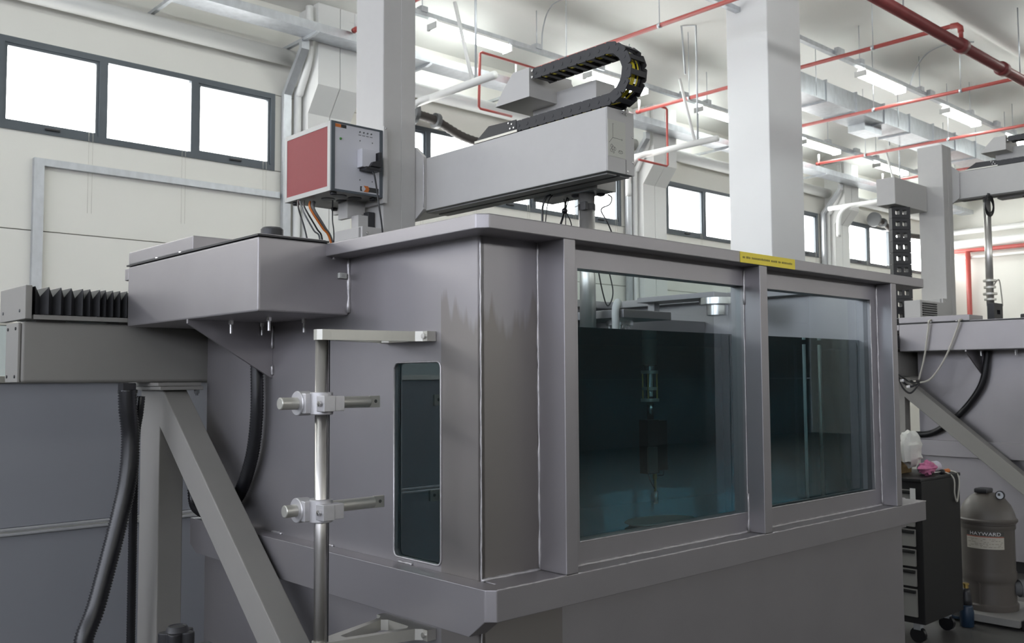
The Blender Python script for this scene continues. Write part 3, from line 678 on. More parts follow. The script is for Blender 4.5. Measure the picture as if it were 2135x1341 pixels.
# hanging control wires below the carriage
WL = thing('wire_bundle', 'thin black wires hanging from under the arm beside the pole', 'wires', (2.85, 2.8, 2.3))
for pts, r in (([(2.83, 2.83, 2.334), (2.81, 2.84, 2.32), (2.80, 2.85, 2.28), (2.797, 2.85, 2.22), (2.80, 2.86, 2.0)], .005), ([(2.84, 2.83, 2.334), (2.822, 2.84, 2.30), (2.815, 2.85, 2.2), (2.815, 2.86, 2.0)], .0025),
               ([(2.90, 2.80, 2.324), (2.92, 2.83, 2.31), (2.934, 2.85, 2.279), (2.915, 2.85, 2.23), (2.90, 2.86, 2.18)], .005), ([(2.91, 2.80, 2.324), (2.934, 2.84, 2.279), (2.972, 2.85, 2.235), (3.0, 2.86, 2.17)], .0025),
               ([(2.90, 2.82, 2.324), (2.93, 2.84, 2.279), (2.94, 2.85, 2.235), (2.95, 2.86, 2.17)], .002), ([(2.934, 2.84, 2.279), (3.0, 2.78, 2.32), (3.02, 2.76, 2.36)], .0015),
               ([(2.97, 2.63, 2.324), (2.985, 2.62, 2.31), (2.97, 2.62, 2.28), (2.955, 2.655, 2.26), (2.97, 2.63, 2.2), (3.02, 2.62, 2.10)], .003)):
    part('wire', Tube(spline(pts, 6), r, 6), RUBBER, WL, True)
part('knot', Sphere((2.934, 2.85, 2.279), .014, 12, 8), RUBBER, WL, True)
# energy chain
CH = thing('cable_chain', 'black plastic cable chain looping over the foreground arm with yellow cables inside', 'cable chain', (2.75, 2.7, 2.6))
CXA, CXB = 2.704, 2.800
def link_bm(L=.052, h=.046):
    bm = nb(); w = (CXB-CXA)/2
    for s in (-1, 1):
        xo = s*(w-.003)
        pts = [(-L*.52, -h*.36), (-L*.40, -h/2), (L*.40, -h/2), (L*.52, -h*.36), (L*.52, h*.36), (L*.40, h/2), (-L*.40, h/2), (-L*.52, h*.36)]
        add_plate(bm, pts, [], 'x', xo-.003, xo+.003)
        add_plate(bm, [(L*.15*math.cos(k*PI/5)+L*.2, L*.15*math.sin(k*PI/5)) for k in range(10)], [], 'x', xo+s*.003, xo+s*.0042)
    for zz in (-h/2+.0035, h/2-.0035): add_box(bm, -w+.006, w-.006, -L*.2, L*.2, zz-.003, zz+.003)
    return bm
lm = bpy.data.meshes.new('link'); b0 = link_bm(); bmesh.ops.recalc_face_normals(b0, faces=b0.faces); b0.to_mesh(lm); b0.free(); lm.materials.append(mat('chain_plastic', (.028, .028, .032), .5, 0, .15, 40))
zl, zu = 2.626, 2.829; rr = (zu-zl)/2; yl = 2.395
path = []
s_, step = 0.0, .0505
L1 = 2.905-yl; L2 = PI*rr; L3 = 2.815-yl
while s_ < L1+L2+L3-.01:
    if s_ < L1: p, a = (2.905-s_, zl), PI
    elif s_ < L1+L2:
        th = (s_-L1)/rr; p, a = (yl-rr*math.sin(th), zl+rr-rr*math.cos(th)), PI-th
    else: p, a = (yl+(s_-L1-L2), zu), 0
    path.append((p, a)); s_ += step
for (y, z), a in path:
    o = bpy.data.objects.new('link', lm); COL.objects.link(o); o.parent = CH
    o.matrix_local = Matrix.Translation(Vector(((CXA+CXB)/2, y, z))-Vector((2.75, 2.7, 2.6))) @ Matrix.Rotation(a, 4, 'X')
part('tail_plate', Plate([(3.172, 2.612), (3.087, 2.662), (2.91, 2.655), (2.91, 2.612)], [], 'x', CXA-.002, CXA+.003), BLACK, CH, None)
part('tail_plate', Plate([(3.172, 2.612), (3.087, 2.662), (2.91, 2.655), (2.91, 2.612)], [], 'x', CXB-.003, CXB+.002), BLACK, CH, None)
part('tail_base', Bx(CXA, CXB, 2.90, 3.172, 2.602, 2.608), BLACK, CH, None)
part('tail_strip', Bx(2.698, 2.703, 2.90, 3.18, 2.600, 2.610), ALU, CH, None)
for y, z in ((2.955, 2.648), (2.935, 2.64), (2.945, 2.622), (2.922, 2.622)): screw(CH, (CXA-.002, y, z), '-x', .0045, .004)
for z in (2.842, 2.815): screw(CH, (CXA, 2.808, z), '-x', .006, .004)
for i, x in enumerate((2.735, 2.745, 2.757, 2.775)):
    pts = [(x, yl-(rr-.005+.004*(i % 2))*math.sin(th), zl+rr-(rr-.005+.004*(i % 2))*math.cos(th)) for th in [PI*k/20 for k in range(21)]]
    pts = [(x, 2.9, zl)]+[(x, 2.6, zl)]+pts+[(x, 2.6, zu), (x, 2.8, zu)]
    part('yellow_cable', Tube(pts, .0045 if i < 3 else .003, 8), YCABLE, CH, True)
for i in range(1): part('black_cable', Tube([(2.788, 2.9, zl), (2.788, 2.4, zl)]+[(2.788, yl-rr*math.sin(th), zl+rr-rr*math.cos(th)) for th in [PI*k/20 for k in range(21)]]+[(2.788, 2.8, zu)], .006, 8), RUBBER, CH, True)
# red controller box on the column
Q = thing('controller_box', 'red sided controller box with white front panel mounted on the column', 'control box', (2.35, 3.8, 2.38))
QX0, QX1, QY0, QY1, QZ0, QZ1 = 2.200, 2.476, 3.578, 3.985, 2.385, 2.70
part('body', Bx(QX0+.004, QX1, QY0+.006, QY1, QZ0, QZ1, .002), PAINT_D, Q)
part('red_side', Bx(QX0+.0015, QX0+.0045, QY0+.03, QY1-.02, QZ0+.022, QZ1-.022), RED_P, Q, None, 'red textured side panel')
for (y0, y1, z0, z1) in ((QY0+.004, QY0+.028, QZ0, QZ1), (QY1-.02, QY1, QZ0, QZ1), (QY0+.028, QY1-.02, QZ1-.022, QZ1), (QY0+.028, QY1-.02, QZ0, QZ0+.022)):
    part('frame_rail', Bx(QX0, QX0+.006, y0, y1, z0, z1, .001), RAILM, Q)
part('front_frame', Plate(rect(QX0+.001, QX1, QZ0, QZ1), [rect(QX0+.020, QX1-.016, QZ0+.010, QZ1-.008)], 'y', QY0-.004, QY0+.006), FRAME, Q, None)
fp = part('front_panel', Bx(QX0+.020, QX1-.016, QY0-.001, QY0+.005, QZ0+.010, QZ1-.008), WHITE_P, Q, None)
def tag_(x0, x1, z0, z1, m_, n='print_patch', y=QY0-.0014): return part(n, Bx(x0, x1, y-.0006, y, z0, z1), m_, fp, None)
tag_(2.222, 2.252, 2.675, 2.690, ORANGE_L); tag_(2.252, 2.280, 2.675, 2.690, DARK_L)
tag_(2.355, 2.455, 2.402, 2.424, DARK_L)
part('logo_disc', Lathe([(.016, 0), (.016, -.001)], (2.378, QY0-.002, 2.414), 20, 'y'), WHITE_P, fp)
part('logo_arrow', Plate([(2.372, 2.428), (2.396, 2.428), (2.403, 2.414), (2.396, 2.400), (2.372, 2.400), (2.384, 2.414)], [], 'y', QY0-.0042, QY0-.0032), ORANGE_L, fp, None)
for k in range(4):
    part('indicator', Cyl((2.352+.0205*k, QY0-.001, 2.672), (2.352+.0205*k, QY0-.005, 2.672), .0035, 10), GCABLE, fp)
    bm = nb()
    for q in range(3): add_box(bm, 2.345+.0205*k+.005*q, 2.3487+.0205*k+.005*q, QY0-.0017, QY0-.0012, 2.656, 2.6595)
    o = part('caption_print', bm, GCABLE, fp, None); o['kind'] = 'stuff'
part('status_lamp', Sphere((2.25, QY0-.002, 2.625), .006, 12, 8), GREEN_L, fp, True)
for x, z in ((2.353, 2.632), (2.42, 2.632), (2.353, 2.452), (2.42, 2.452)): screw(fp, (x, QY0-.001, z), '-y', .003, .002, GCABLE)
pb = part('plug_bracket', Bx(2.338, 2.412, 3.535, QY0-.001, 2.505, 2.588, .002), WHITE_P, Q)
pg = part('plug', Plate([(2.372, 2.51), (2.43, 2.51), (2.43, 2.578), (2.418, 2.578), (2.418, 2.54), (2.385, 2.53)], [], 'y', 3.515, 3.550), BLACK, Q)
part('plug_base', Bx(2.35, 2.432, 3.520, QY0-.001, 2.492, 2.506, .002), BLACK, Q)
for (x, y, r) in ((2.30, 3.66, .032), (2.38, 3.66, .032), (2.30, 3.76, .032), (2.38, 3.76, .032)):
    v = part('fan_vent', Lathe([(r, 0), (r, -.003), (r-.004, -.003)], (x, y, QZ0), 20), BLACK, Q, None)
for x, y in ((2.235, 3.61), (2.445, 3.61), (2.235, 3.94), (2.445, 3.94)): part('foot', Lathe([(.014, 0), (.016, -.004), (.014, -.014)], (x, y, QZ0), 16), BLACK, Q, True)
mp_ = part('mount_plate', Bx(QX1, CX0, 3.565, 4.0, 2.36, 2.722, .002), PAINT, Q)
screw(mp_, (2.486, 3.565, 2.71), '-y', .004)
part('mount_bracket', Plate([(2.38, 2.385), (2.476, 2.385), (2.476, 2.33), (2.40, 2.30), (2.38, 2.30)], [], 'y', 3.72, 3.80), PAINT, Q, None)
part('relay', Bx(2.455, 2.492, 3.66, 3.70, 2.25, 2.33, .003), BLACK, Q)
part('relay_case', Bx(2.40, 2.455, 3.66, 3.72, 2.25, 2.31, .003), PAINT, Q)
# cables from the controller
C = thing('controller_cables', 'loose black, grey and orange cables dropping from under the red sided box', 'cables', (2.2, 3.75, 2.0))
for (pts, r, m_) in (([(2.18, 3.82, 2.372), (2.106+.03, 3.74, 2.315), (2.156, 3.7, 2.178), (2.19, 3.72, 1.99)], .004, RUBBER), ([(2.21, 3.82, 2.372), (2.155, 3.72, 2.321), (2.205, 3.7, 2.23), (2.234, 3.7, 2.181), (2.26, 3.72, 1.99)], .004, RUBBER),
                     ([(2.20, 3.84, 2.372), (2.15, 3.72, 2.30), (2.19, 3.7, 2.22), (2.222, 3.7, 2.181), (2.24, 3.72, 1.99)], .004, GCABLE), ([(2.24, 3.82, 2.372), (2.184, 3.72, 2.318), (2.235, 3.7, 2.235), (2.275, 3.7, 2.186), (2.33, 3.70, 1.99)], .005, ORANGE),
                     ([(2.26, 3.82, 2.372), (2.20, 3.72, 2.318), (2.25, 3.71, 2.24), (2.288, 3.71, 2.18), (2.34, 3.72, 1.99)], .009, GCABLE), ([(2.30, 3.72, 2.372), (2.287, 3.7, 2.28), (2.295, 3.7, 2.20), (2.30, 3.72, 1.99)], .003, RUBBER)):
    part('cable', Tube(spline(pts, 8), r, 8), m_, C, True)
single('plug_cable', Tube(spline([(2.39, 3.53, 2.488), (2.396, 3.52, 2.46), (2.402, 3.5, 2.347), (2.425, 3.5, 2.202), (2.44, 3.52, 2.0)], 8), .0042, 8), RUBBER, 'thin black cable hanging from the plug on the white panel', 'cable', (2.4, 3.5, 2.2), None, True)
# ================================================================== ROD STAND ON THE END WALL
RX, RY = 1.330, 2.20
D = thing('rod_stand', 'upright aluminium rod on wall brackets with two cross clamps in front of the slot window', 'rod stand', (RX, RY, .80))
part('rod', Cyl((RX, RY, .50), (RX, RY, 1.662), .0178, 28), ROD, D, True)
part('shadow_gap_strip', Cyl((RX+.014, RY-.0145, .50), (RX+.014, RY-.0145, 1.655), .0017, 6), RUBBER, D, None)  # dark strip painting the shadow gap along the rod
def rod_bracket(z0, z1):
    o_ = [(RX-.021, RY-.008), (RX-.012, RY-.021), (RX+.015, RY-.0235), (1.585, 2.128), (1.600, 2.112), (1.600, 2.092), (TX0-.001, 2.092), (TX0-.001, 2.334), (1.600, 2.334), (1.600, 2.315), (1.585, 2.298), (RX+.015, RY+.0235), (RX-.012, RY+.021), (RX-.021, RY+.008)]
    h_ = [(RX+.07, RY-.012), (1.575, 2.150), (1.590, 2.165), (1.590, 2.262), (1.575, 2.277), (RX+.07, RY+.012)]
    b = part('wall_bracket', Plate(o_, [h_], 'z', z0, z1), ALU, D, None)
    for y in (2.105, 2.322): part('bracket_screw', Lathe([(.008, 0), (.008, -.006), (.004, -.0062)], (1.600, y, (z0+z1)/2), 14, 'x'), CHROME, b)
    return b
rod_bracket(1.655, 1.683); rod_bracket(.832, .862)
for zc, end in ((1.486, 0), (1.203, .016)):
    cp = part('cross_clamp', Cyl((RX, RY, zc-.030), (RX, RY, zc+.030), .031, 28, .002), CAST, D, math.radians(30))
    part('clamp_ring', Cyl((RX-.050, RY+.045, zc), (RX-.012, RY+.045, zc), .033, 28, .002), CAST, cp, math.radians(30))
    part('clamp_bridge', Bx(RX-.046, RX+.02, RY+.005, RY+.06, zc-.027, zc+.027, .003), CAST, cp)
    part('clamp_lug', Bx(RX-.026, RX+.008, RY-.056, RY-.016, zc-.021, zc+.021, .002), CAST, cp)
    part('clamp_lug', Bx(RX+.011, RX+.040, RY-.050, RY-.010, zc-.020, zc+.020, .002), CAST, cp)
    part('clamp_gap', Bx(RX+.0082, RX+.0108, RY-.05, RY-.015, zc-.0175, zc+.0175), INK, cp, None)
    part('clamp_bolt', Lathe([(.0085, 0), (.0085, -.006), (.005, -.0062), (.004, -.003)], (RX-.0265, RY-.038, zc), 6, 'x'), CHROME, cp, None)
    part('cross_rod', Cyl((RX-.100+end, RY+.045, zc), (RX+.180+end, RY+.045, zc), .0165, 24, .002), ALU, D, math.radians(30))
    ft = part('rod_flat', Bx(RX+.180+end, RX+.215+end, RY+.040, RY+.050, zc-.0165, zc+.0165, .001), ALU, D)
    part('rod_hole', Lathe([(.005, 0), (.005, -.0006)], (RX+.200+end, RY+.0399, zc+.001), 12, 'y'), INK, ft)
# ================================================================== CORRUGATED HOSES, KNOB
def ridged(pts, r, name, label, loc, pitch=.005):
    P_ = spline(pts, 40); out = [P_[0]]; acc = 0
    for a, b in zip(P_, P_[1:]):
        d = (b-a).length; 
        while acc+d >= pitch:
            t_ = (pitch-acc)/d; a = a.lerp(b, t_); d = (b-a).length; out.append(a.copy()); acc = 0
        acc += d
    return single(name, Tube(out, r, 14, .86), RUBBER, label, 'hose', loc, None, True)
ridged([(1.300, 3.50, 1.515), (1.304, 3.50, 1.44), (1.315, 3.50, 1.34), (1.305, 3.49, 1.20), (1.272, 3.48, 1.05), (1.19, 3.45, .77), (1.135, 3.43, .62), (1.10, 3.40, .3), (1.08, 3.38, .05)], .034, 'corrugated_hose', 'long black corrugated hose hanging from the beam beside the support leg', (1.3, 3.5, 1.5))
ridged([(1.365, 3.54, 1.49), (1.36, 3.54, 1.43), (1.355, 3.56, 1.33), (1.36, 3.58, 1.15), (1.375, 3.62, .9), (1.39, 3.66, .5), (1.39, 3.66, .03)], .017, 'corrugated_hose', 'second thinner corrugated hose tucked against the support leg', (1.34, 3.52, 1.49))
single('hose_gland', Bx(1.275, 1.325, 3.478, 3.528, 1.500, 1.5405, .004), BLACK, 'square black gland clamping the corrugated hose under the beam', 'hose gland', (1.30, 3.50, 1.52))
ridged([(1.594, 3.08, 1.748), (1.596, 3.078, 1.60), (1.596, 3.076, 1.42), (1.596, 3.116, 1.26), (1.594, 3.22, 1.12), (1.590, 3.38, 1.062), (1.588, 3.50, 1.05), (1.592, 3.575, 1.10), (1.598, 3.585, 1.3)], .024, 'corrugated_hose', 'black corrugated hose curving from under the side box behind the slanted brace', (1.59, 3.08, 1.6))
t = thing('clamp_knob', 'black star shaped clamping knob at the bottom edge beside the support post', 'knob', (1.245, 2.9, 0))
def star(r0, r1, n=5, m_=6):
    pts = []
    for k in range(n*m_*2):
        a = 2*PI*k/(n*m_*2); c_ = .5+.5*math.cos(n*a); pts.append((r0+(r1-r0)*c_**.6)*1.0 and ((r0+(r1-r0)*(c_**.6))*math.cos(a+.3), (r0+(r1-r0)*(c_**.6))*math.sin(a+.3)))
    return pts
part('knob', Plate([(1.245+x, 2.9+y) for x, y in star(.036, .057)], [], 'z', .735, .772, .004), BLACK, t)
part('knob_cap', Lathe([(.036, 0), (.032, .010), (.028, .016), (.024, .016), (.023, .0145)], (1.245, 2.9, .772), 24), BLACK, t, math.radians(30))
part('stud', Cyl((1.245, 2.9, 0), (1.245, 2.9, .735), .012, 12), GCABLE, t)
part('clamp_plate', Bx(1.22, 1.36, 2.88, 2.93, .69, .715, .002), GCABLE, t)
part('stud_base', Cyl((1.245, 2.9, 0), (1.245, 2.9, .015), .05, 20), BLACK, t)
# ================================================================== PARTITION BEHIND THE RAIL
t = thing('partition_screen', 'low grey steel partition with aluminium trim and glass strip behind the beam', 'partition', (0, 5.0, 0))
PXa, PXb = -3.0, 3.3
part('lower_panel', Bx(PXa, PXb, 5.0, 5.05, .03, .806, .003), PANEL, t)
part('upper_panel', Bx(PXa, PXb, 5.0, 5.05, .846, 1.540, .003), PANEL, t)
for z in (.806, .828): part('trim_strip', Bx(PXa, PXb, 4.986, 5.05, z+.001, z+.017, .005), TRIM, t)
part('sill_strip', Bx(PXa, PXb, 4.98, 5.06, 1.540, 1.575, .004), ALU, t)
part('glass_pane', Bx(PXa, PXb, 5.02, 5.03, 1.575, 1.818), GLASS_T, t, None)
part('top_strip', Bx(PXa, PXb, 5.0, 5.05, 1.818, 1.836, .003), ALU, t)
part('plinth', Bx(PXa, PXb, 5.005, 5.045, 0, .03), BLACK, t, None)
# ================================================================== SECOND MACHINE
DX = 6.30
T2 = dup(T, (DX, 0, 0), 'second steel tank standing beyond the right end of the large tank', skip=('warning_sticker', 'weld_bead'))
R2 = dup(R, (DX, 0, 0), 'beam and slanted leg beside the second tank on the right')
G2 = dup(G, (6.17, 0, 0), 'tall grey column of the second machine at the right edge')
A2 = dup(A, (6.17, 0, .83), 'raised grey arm of the second machine at the right edge', skip=('axis_label',))
K2 = dup(K, (6.17, .30, .83), 'grey carriage box on the raised arm of the second machine')
CH2 = dup(CH, (6.17, .30, .83), 'black cable chain on the raised arm of the second machine')
t = thing('drop_chain_box', 'flat grey box fixed to the back of the second column carrying a hanging chain', 'box', (8.35, 3.85, 3.05))
part('box', Bx(8.02, 8.66, 3.75, 3.92, 3.06, 3.30, .006), PAINT, t)
V = thing('hanging_chain', 'black perforated cable chain hanging straight down behind the right end of the tank', 'cable chain', (8.2, 3.8, 1.0))
bm = Plate(rect(-.085, .085, -.050, .050), [rrect(-.052, -.012, -.020, .024, .008, 3), rrect(.012, .052, -.020, .024, .008, 3)], 'y', -.03, .03)
vm = bpy.data.meshes.new('chain_link'); bmesh.ops.recalc_face_normals(bm, faces=bm.faces); bm.to_mesh(vm); bm.free(); vm.materials.append(MATS['chain_plastic'])
for k in range(14):
    o = bpy.data.objects.new('chain_link', vm); COL.objects.link(o); o.parent = V; o.location = Vector((8.20, 3.80, 3.005-.103*k))-ROOT[V.name]; o.rotation_euler[2] = math.radians(-38)
PX2, PY2 = 8.955, 3.10
t = thing('second_pole', 'slim steel pole with rings and black sensor box hanging from the raised arm', 'pole', (PX2, PY2, 2.0))
PX2, PY2 = 8.955, 3.335
part('pole', Cyl((PX2, PY2, 2.18), (PX2, PY2, 3.165), .032, 20), POLE, t, True)
for z, r in ((2.40, .055), (2.34, .05), (2.28, .06), (2.23, .05)): part('ring', Lathe([(r, 0), (r, .018)], (PX2, PY2, z), 20), ALU, t, math.radians(30))
sb2 = part('sensor_box', Plate([(8.86, 2.04), (9.06, 2.04), (9.06, 2.20), (8.86, 2.20)], [rect(8.925, 9.0, 2.10, 2.14)], 'y', 3.27, 3.33), BLACK, t, None)
part('side_wire', Tube(spline([(PX2, PY2-.03, 2.36), (PX2+.08, PY2-.05, 2.42), (PX2+.1, PY2-.06, 2.3), (PX2+.12, PY2-.06, 2.18)], 8), .006, 6), WCABLE, t, True)
single('cable_coil', Tube([(8.86+.10*math.cos(a), 3.28, 3.06+.085*math.sin(a)+.002*a) for a in [k*.35 for k in range(60)]], .008, 6), RUBBER, 'coiled dark cable hung under the raised arm beside the second column', 'cable', (8.86, 3.28, 3.06))
t = thing('vent_unit', 'small grey electrical unit with black louvres at the foot of the second column', 'control box', (8.3, 3.56, 1.985))
part('case', Bx(8.02, 8.52, 3.56, 3.70, 2.035, 2.20, .004), PAINT, t)
for k in range(7): part('louvre', Bx(8.06, 8.34, 3.552, 3.562, 2.05+.020*k, 2.061+.020*k), BLACK_M, t, None)
part('unit_base', Bx(7.75, 8.6, 3.54, 3.66, 2.031, 2.036), PAINT_D, t, None)
xs = 7.612
for pts, nm in (([(xs+.25, 3.30, 2.035), (xs-.01, 3.30, 1.995), (xs-.02, 3.31, 1.93), (xs-.02, 3.35, 1.70), (xs-.02, 3.40, 1.52)], 'left pale cable draped over the side box of the second tank'),
                ([(xs+.25, 3.06, 2.0), (xs-.01, 3.06, 1.99), (xs-.02, 3.08, 1.93), (xs-.02, 3.18, 1.70), (xs-.02, 3.30, 1.53), (xs-.02, 3.40, 1.495)], 'right pale cable draped over the side box of the second tank')):
    single('draped_cable', Tube(spline(pts, 10), .008, 6), WCABLE, nm, 'cable', pts[2], None, True)
t = thing('wire_clips', 'tangle of dark wires with metal clips hanging behind the right post', 'wires', (7.55, 3.5, 1.45))
for k in range(5):
    a = random.uniform(-.05, .05)
    part('wire', Tube(spline([(xs-.02, 3.39, 1.50), (xs-.06, 3.45, 1.46+a), (xs-.05, 3.52, 1.50+a), (xs-.05, 3.60+a, 1.58+a)], 6), .006, 6), RUBBER, t, True)
for k in range(3): part('clip', Bx(xs-.075, xs-.055, 3.45+.05*k, 3.48+.05*k, 1.45+.05*k, 1.475+.05*k, .003), CHROME, t)
single('drain_hose', Tube(spline([(7.90, 2.98, 1.748), (7.90, 2.985, 1.68), (7.897, 3.03, 1.48), (7.897, 3.16, 1.29), (7.897, 3.33, 1.14), (7.897, 3.46, 1.07), (7.897, 3.60, 1.06)], 10), .026, 12), RUBBER, 'thick black hose sweeping down the end wall of the second tank', 'hose', (7.9, 2.98, 1.7), None, True)
# ================================================================== TOOL TROLLEY AND ITS LOAD
t = thing('tool_trolley', 'black steel tool trolley with grey drawers behind the right end of the tank', 'trolley', (5.7, 2.7, 0))
x0, x1, y0, y1, zt = 5.44, 5.99, 2.45, 3.05, .955
part('cabinet', Bx(x0+.02, x1, y0, y1, .12, zt-.02, .004), BLACK_M, t)
part('top', Bx(x0, x1+.005, y0-.005, y1, zt-.02, zt, .004), BLACK_M, t)
zz = .16
for h in (.17, .11, .11, .11, .11, .11):
    d = part('drawer', Bx(x0+.004, x0+.02, y0+.04, y1-.04, zz, zz+h-.012, .002), DRAWER, t)
    part('drawer_pull', Bx(x0-.012, x0+.004, y0+.04, y1-.04, zz+h-.034, zz+h-.016, .004), BLACK_M, d); zz += h+.004
for x in (x0+.08, x1-.08):
    for y in (y0+.07, y1-.07):
        w = part('castor', Cyl((x-.014, y, .045), (x+.014, y, .045), .045, 16), RUBBER, t, math.radians(30)); part('castor_fork', Bx(x-.02, x+.02, y-.02, y+.02, .075, .125), GALV, w, None)
single('trolley_tag', Bx(5.42, 5.425, 2.47, 2.50, .80, .90), mat('white_tag', (.65, .65, .63), .5), 'small white paper tag with dark print clipped on the trolley side', 'tag', (5.42, 2.48, .85))
single('cardboard_box', Bx(5.56, 5.80, 2.66, 2.82, zt, zt+.17, .002), CARD, 'small brown cardboard box standing on the trolley', 'box', (5.68, 2.74, zt))
def lumpy(c_, r_, sc, amp, seed, u=22, v=14):
    random.seed(seed); bm = Sphere((0, 0, 0), r_, u, v, sc)
    for q in bm.verts:
        n_ = q.co.normalized() if q.co.length else Vector((0, 0, 1))
        f = math.sin(n_.x*9+seed)*math.cos(n_.y*11+seed*2)+math.sin(n_.z*13-seed)*.7
        q.co += n_*amp*f
    bmesh.ops.translate(bm, vec=c_, verts=bm.verts); return bm
single('plastic_bag', lumpy((5.66, 2.60, zt+.155), .10, (1.0, .55, 1.1), .012, 3), BAGW, 'crumpled white plastic bag slumped beside the cardboard box', 'bag', (5.66, 2.6, zt))
t = thing('spray_can', 'white spray can lying on its side on the trolley', 'can', (5.8, 2.56, zt))
part('can', Lathe([(.030, 0), (.034, .004), (.034, .20), (.026, .215), (.012, .218)], (5.70, 2.55, zt+.036), 20, 'x'), CAN, t, math.radians(30))
part('can_band', Cyl((5.78, 2.55, zt+.036), (5.82, 2.55, zt+.036), .0345, 20), mat('pale_yellow_print', (.6, .55, .3), .4), t, math.radians(30))
single('pink_cloth', lumpy((5.66, 2.50, zt+.046), .07, (1.3, .5, .5), .010, 5), PINK, 'crumpled pink cloth on the front of the trolley top', 'cloth', (5.66, 2.5, zt))
t = thing('screwdriver', 'orange and black handled screwdriver lying on the trolley top', 'screwdriver', (5.9, 2.5, zt))
part('handle', Lathe([(.008, 0), (.013, .01), (.012, .05), (.014, .07), (.009, .085)], (5.83, 2.48, zt+.014), 14, 'x'), ORANGE, t, True)
part('grip', Lathe([(.010, 0), (.015, .004), (.014, .03), (.008, .034)], (5.80, 2.48, zt+.014), 14, 'x'), BLACK, t, True)
part('shaft', Cyl((5.70, 2.48, zt+.014), (5.80, 2.48, zt+.014), .004, 8), CHROME, t)
single('pale_lead', Tube(spline([(5.76, 2.53, zt+.006), (5.84, 2.47, zt+.008), (5.87, 2.435, zt-.03), (5.88, 2.437, zt-.12), (5.91, 2.437, zt-.17), (5.935, 2.437, zt-.12), (5.945, 2.435, zt-.03), (5.95, 2.47, zt+.006), (5.90, 2.56, zt+.006)], 8), .005, 6), WCABLE, 'pale lead looped over the side of the black trolley', 'cable', (5.9, 2.45, zt), None, True)
# ================================================================== WATER FILTER, TORCH, BASE PLATE
FX, FY = 6.42, 2.46
single('filter_base', Bx(6.17, 6.72, 2.20, 2.72, .02, .065, .004), PAINT_D, 'flat grey steel base plate under the brown water filter', 'base plate', (6.45, 2.46, .02))
single('base_frame', Bx(6.20, 6.80, 2.12, 2.195, 0, .06, .004), BLACK_M, 'black steel skid bar along the filter base plate', 'skid bar', (6.5, 2.15, 0))
t = thing('water_filter', 'brown grey cylindrical water filter with domed lid and pressure gauge', 'water filter', (FX, FY, .065))
part('vessel', Lathe([(.165, .0), (.168, .015), (.168, .035), (.158, .045), (.155, .16), (.155, .18), (.162, .19), (.162, .235), (.157, .245), (.157, .50), (.164, .51), (.164, .535), (.168, .54), (.168, .55)], (FX, FY, .065), 48), BROWN, t, math.radians(35))
part('dome', Lathe([(.176, .550), (.178, .556), (.178, .566), (.168, .574), (.160, .605), (.140, .655), (.105, .70), (.06, .728), (.02, .736)], (FX, FY, .065), 48), BROWN, t, math.radians(35))
kb = part('lid_knob', Bx(FX-.075, FX+.03, FY-.035, FY+.05, .795, .825, .010), BLACK, t)
part('lid_stem', Cyl((FX, FY, .79), (FX, FY, .80), .03, 16), BLACK, t)
gz = .79; gy = FY-.105; gx = FX-.06
part('gauge_stem', Cyl((FX-.03, FY-.07, .76), (gx+.015, gy+.01, gz), .010, 10), BRASS, t)
gg = part('gauge', Lathe([(.026, .018), (.028, .014), (.028, 0), (.023, 0), (.023, .003)], (gx, gy, gz), 20, 'x'), BLACK, t, math.radians(30))
part('gauge_face', Cyl((gx+.002, gy, gz), (gx+.006, gy, gz), .023, 20), mat('gauge_white', (.6, .62, .66), .4), gg)
part('gauge_needle', Bx(gx+.0005, gx+.002, gy-.003, gy+.012, gz-.004, gz+.012), INK, gg, None)
def curved_patch(a0, a1, z0, z1, r, n=10):
    bm = nb(); lo = []
    for k in range(n+1):
        a = a0+(a1-a0)*k/n
        lo.append((bm.verts.new((FX+r*math.cos(a), FY+r*math.sin(a), z0)), bm.verts.new((FX+r*math.cos(a), FY+r*math.sin(a), z1))))
    for p, q in zip(lo, lo[1:]): bm.faces.new((p[0], q[0], q[1], p[1]))
    return bm
ca = math.atan2(-FY, -FX)   # side of the filter that faces the aisle
fl = part('filter_label', curved_patch(ca-.85, ca+.62, .455, .555, .1582), mat('cream_label', (.50, .47, .40), .5), t, True, 'cream printed label with black heading')
part('label_heading', curved_patch(ca-.85, ca+.62, .535, .563, .1586), INK, fl, True)
part('label_stripe', curved_patch(ca-.85, ca+.62, .529, .534, .1588), mat('red_stripe', (.35, .06, .03), .5), fl, True)
lp = nb()
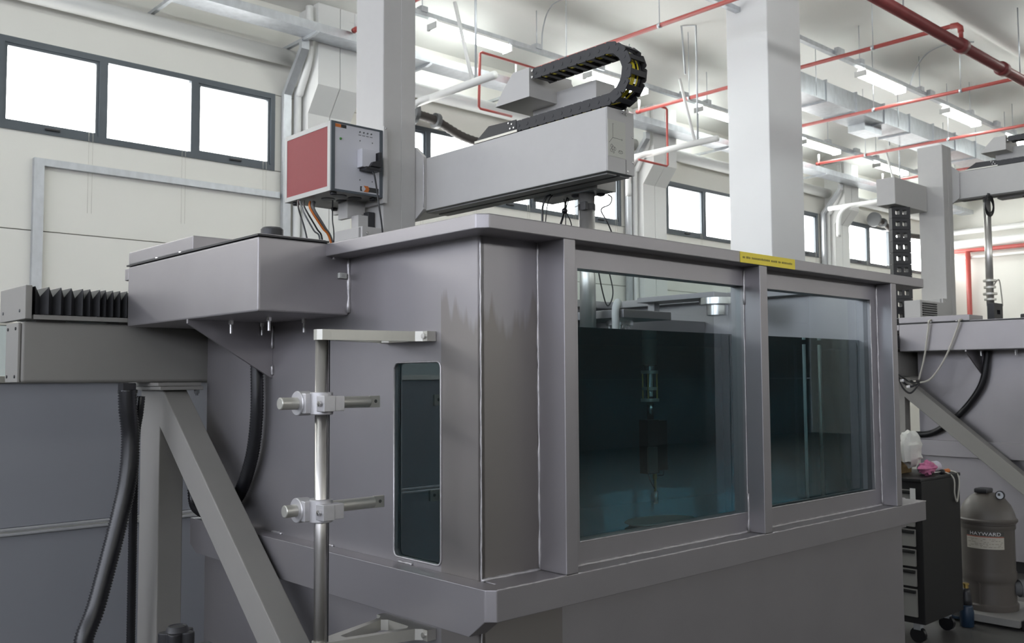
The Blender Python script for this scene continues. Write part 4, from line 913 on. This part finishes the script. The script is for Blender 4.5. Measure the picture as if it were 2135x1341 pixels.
for row in range(6):
    a = ca-.78
    while a < ca+.5:
        w = random.uniform(.05, .16)
        if random.random() < .75:
            q = curved_patch(a, a+w, .467+.0095*row, .470+.0095*row, .1585, 3); me = bpy.data.meshes.new('tmp'); q.to_mesh(me); q.free(); lp.from_mesh(me); bpy.data.meshes.remove(me)
        a += w+.04
o = part('label_print', lp, mat('grey_ink', (.25, .22, .18), .6), fl, None); o['kind'] = 'stuff'
fc = bpy.data.curves.new('heading_text', 'FONT'); fc.body = 'HAYWARD'; fc.size = .030; fc.align_x = 'CENTER'; fc.align_y = 'CENTER'
fo = bpy.data.objects.new('tmp_text', fc); COL.objects.link(fo); bpy.context.view_layer.update()
me = bpy.data.meshes.new_from_object(fo); bpy.data.objects.remove(fo); bm = nb(); bm.from_mesh(me)
for v in bm.verts:
    a = ca-.10+v.co.x/.1590*1.25; zz_ = v.co.y
    v.co = Vector((FX+.1591*math.cos(a), FY+.1591*math.sin(a), .549+zz_))
part('heading_letters', bm, mat('white_ink', (.7, .7, .7), .5), fl, None)
part('outlet_pipe', Cyl((FX+.02, FY-.14, .20), (FX+.30, FY-.42, .20), .042, 18), GCABLE, t, True)
part('outlet_union', Cyl((FX+.05, FY-.16, .20), (FX+.09, FY-.20, .20), .055, 18), GCABLE, t, math.radians(30))
for k in range(6): part('vessel_rib', Bx(FX-.168+.0*k, FX-.150, FY-.004, FY+.004, .11, .24), BROWN, t, None) if k == 0 else None
t = thing('blow_torch', 'dark blue bottle shaped tool with brass neck on the floor before the filter', 'tool', (6.08, 2.47, 0))
part('body', Lathe([(.034, 0), (.040, .006), (.042, .09), (.036, .12), (.034, .135)], (6.08, 2.47, 0), 24), BLUE, t, True)
part('sleeve', Lathe([(.034, 0), (.032, .03), (.026, .075), (.022, .10)], (6.08, 2.47, .135), 24), BLACK, t, True)
part('neck', Lathe([(.015, 0), (.015, .02), (.019, .022), (.019, .03)], (6.08, 2.47, .235), 18), BRASS, t, math.radians(30))
part('handle', Tube(spline([(6.08, 2.51, .12), (6.07, 2.56, .125), (6.065, 2.575, .09), (6.07, 2.56, .05), (6.08, 2.51, .045)], 8), .010, 8), BLUE, t, True)
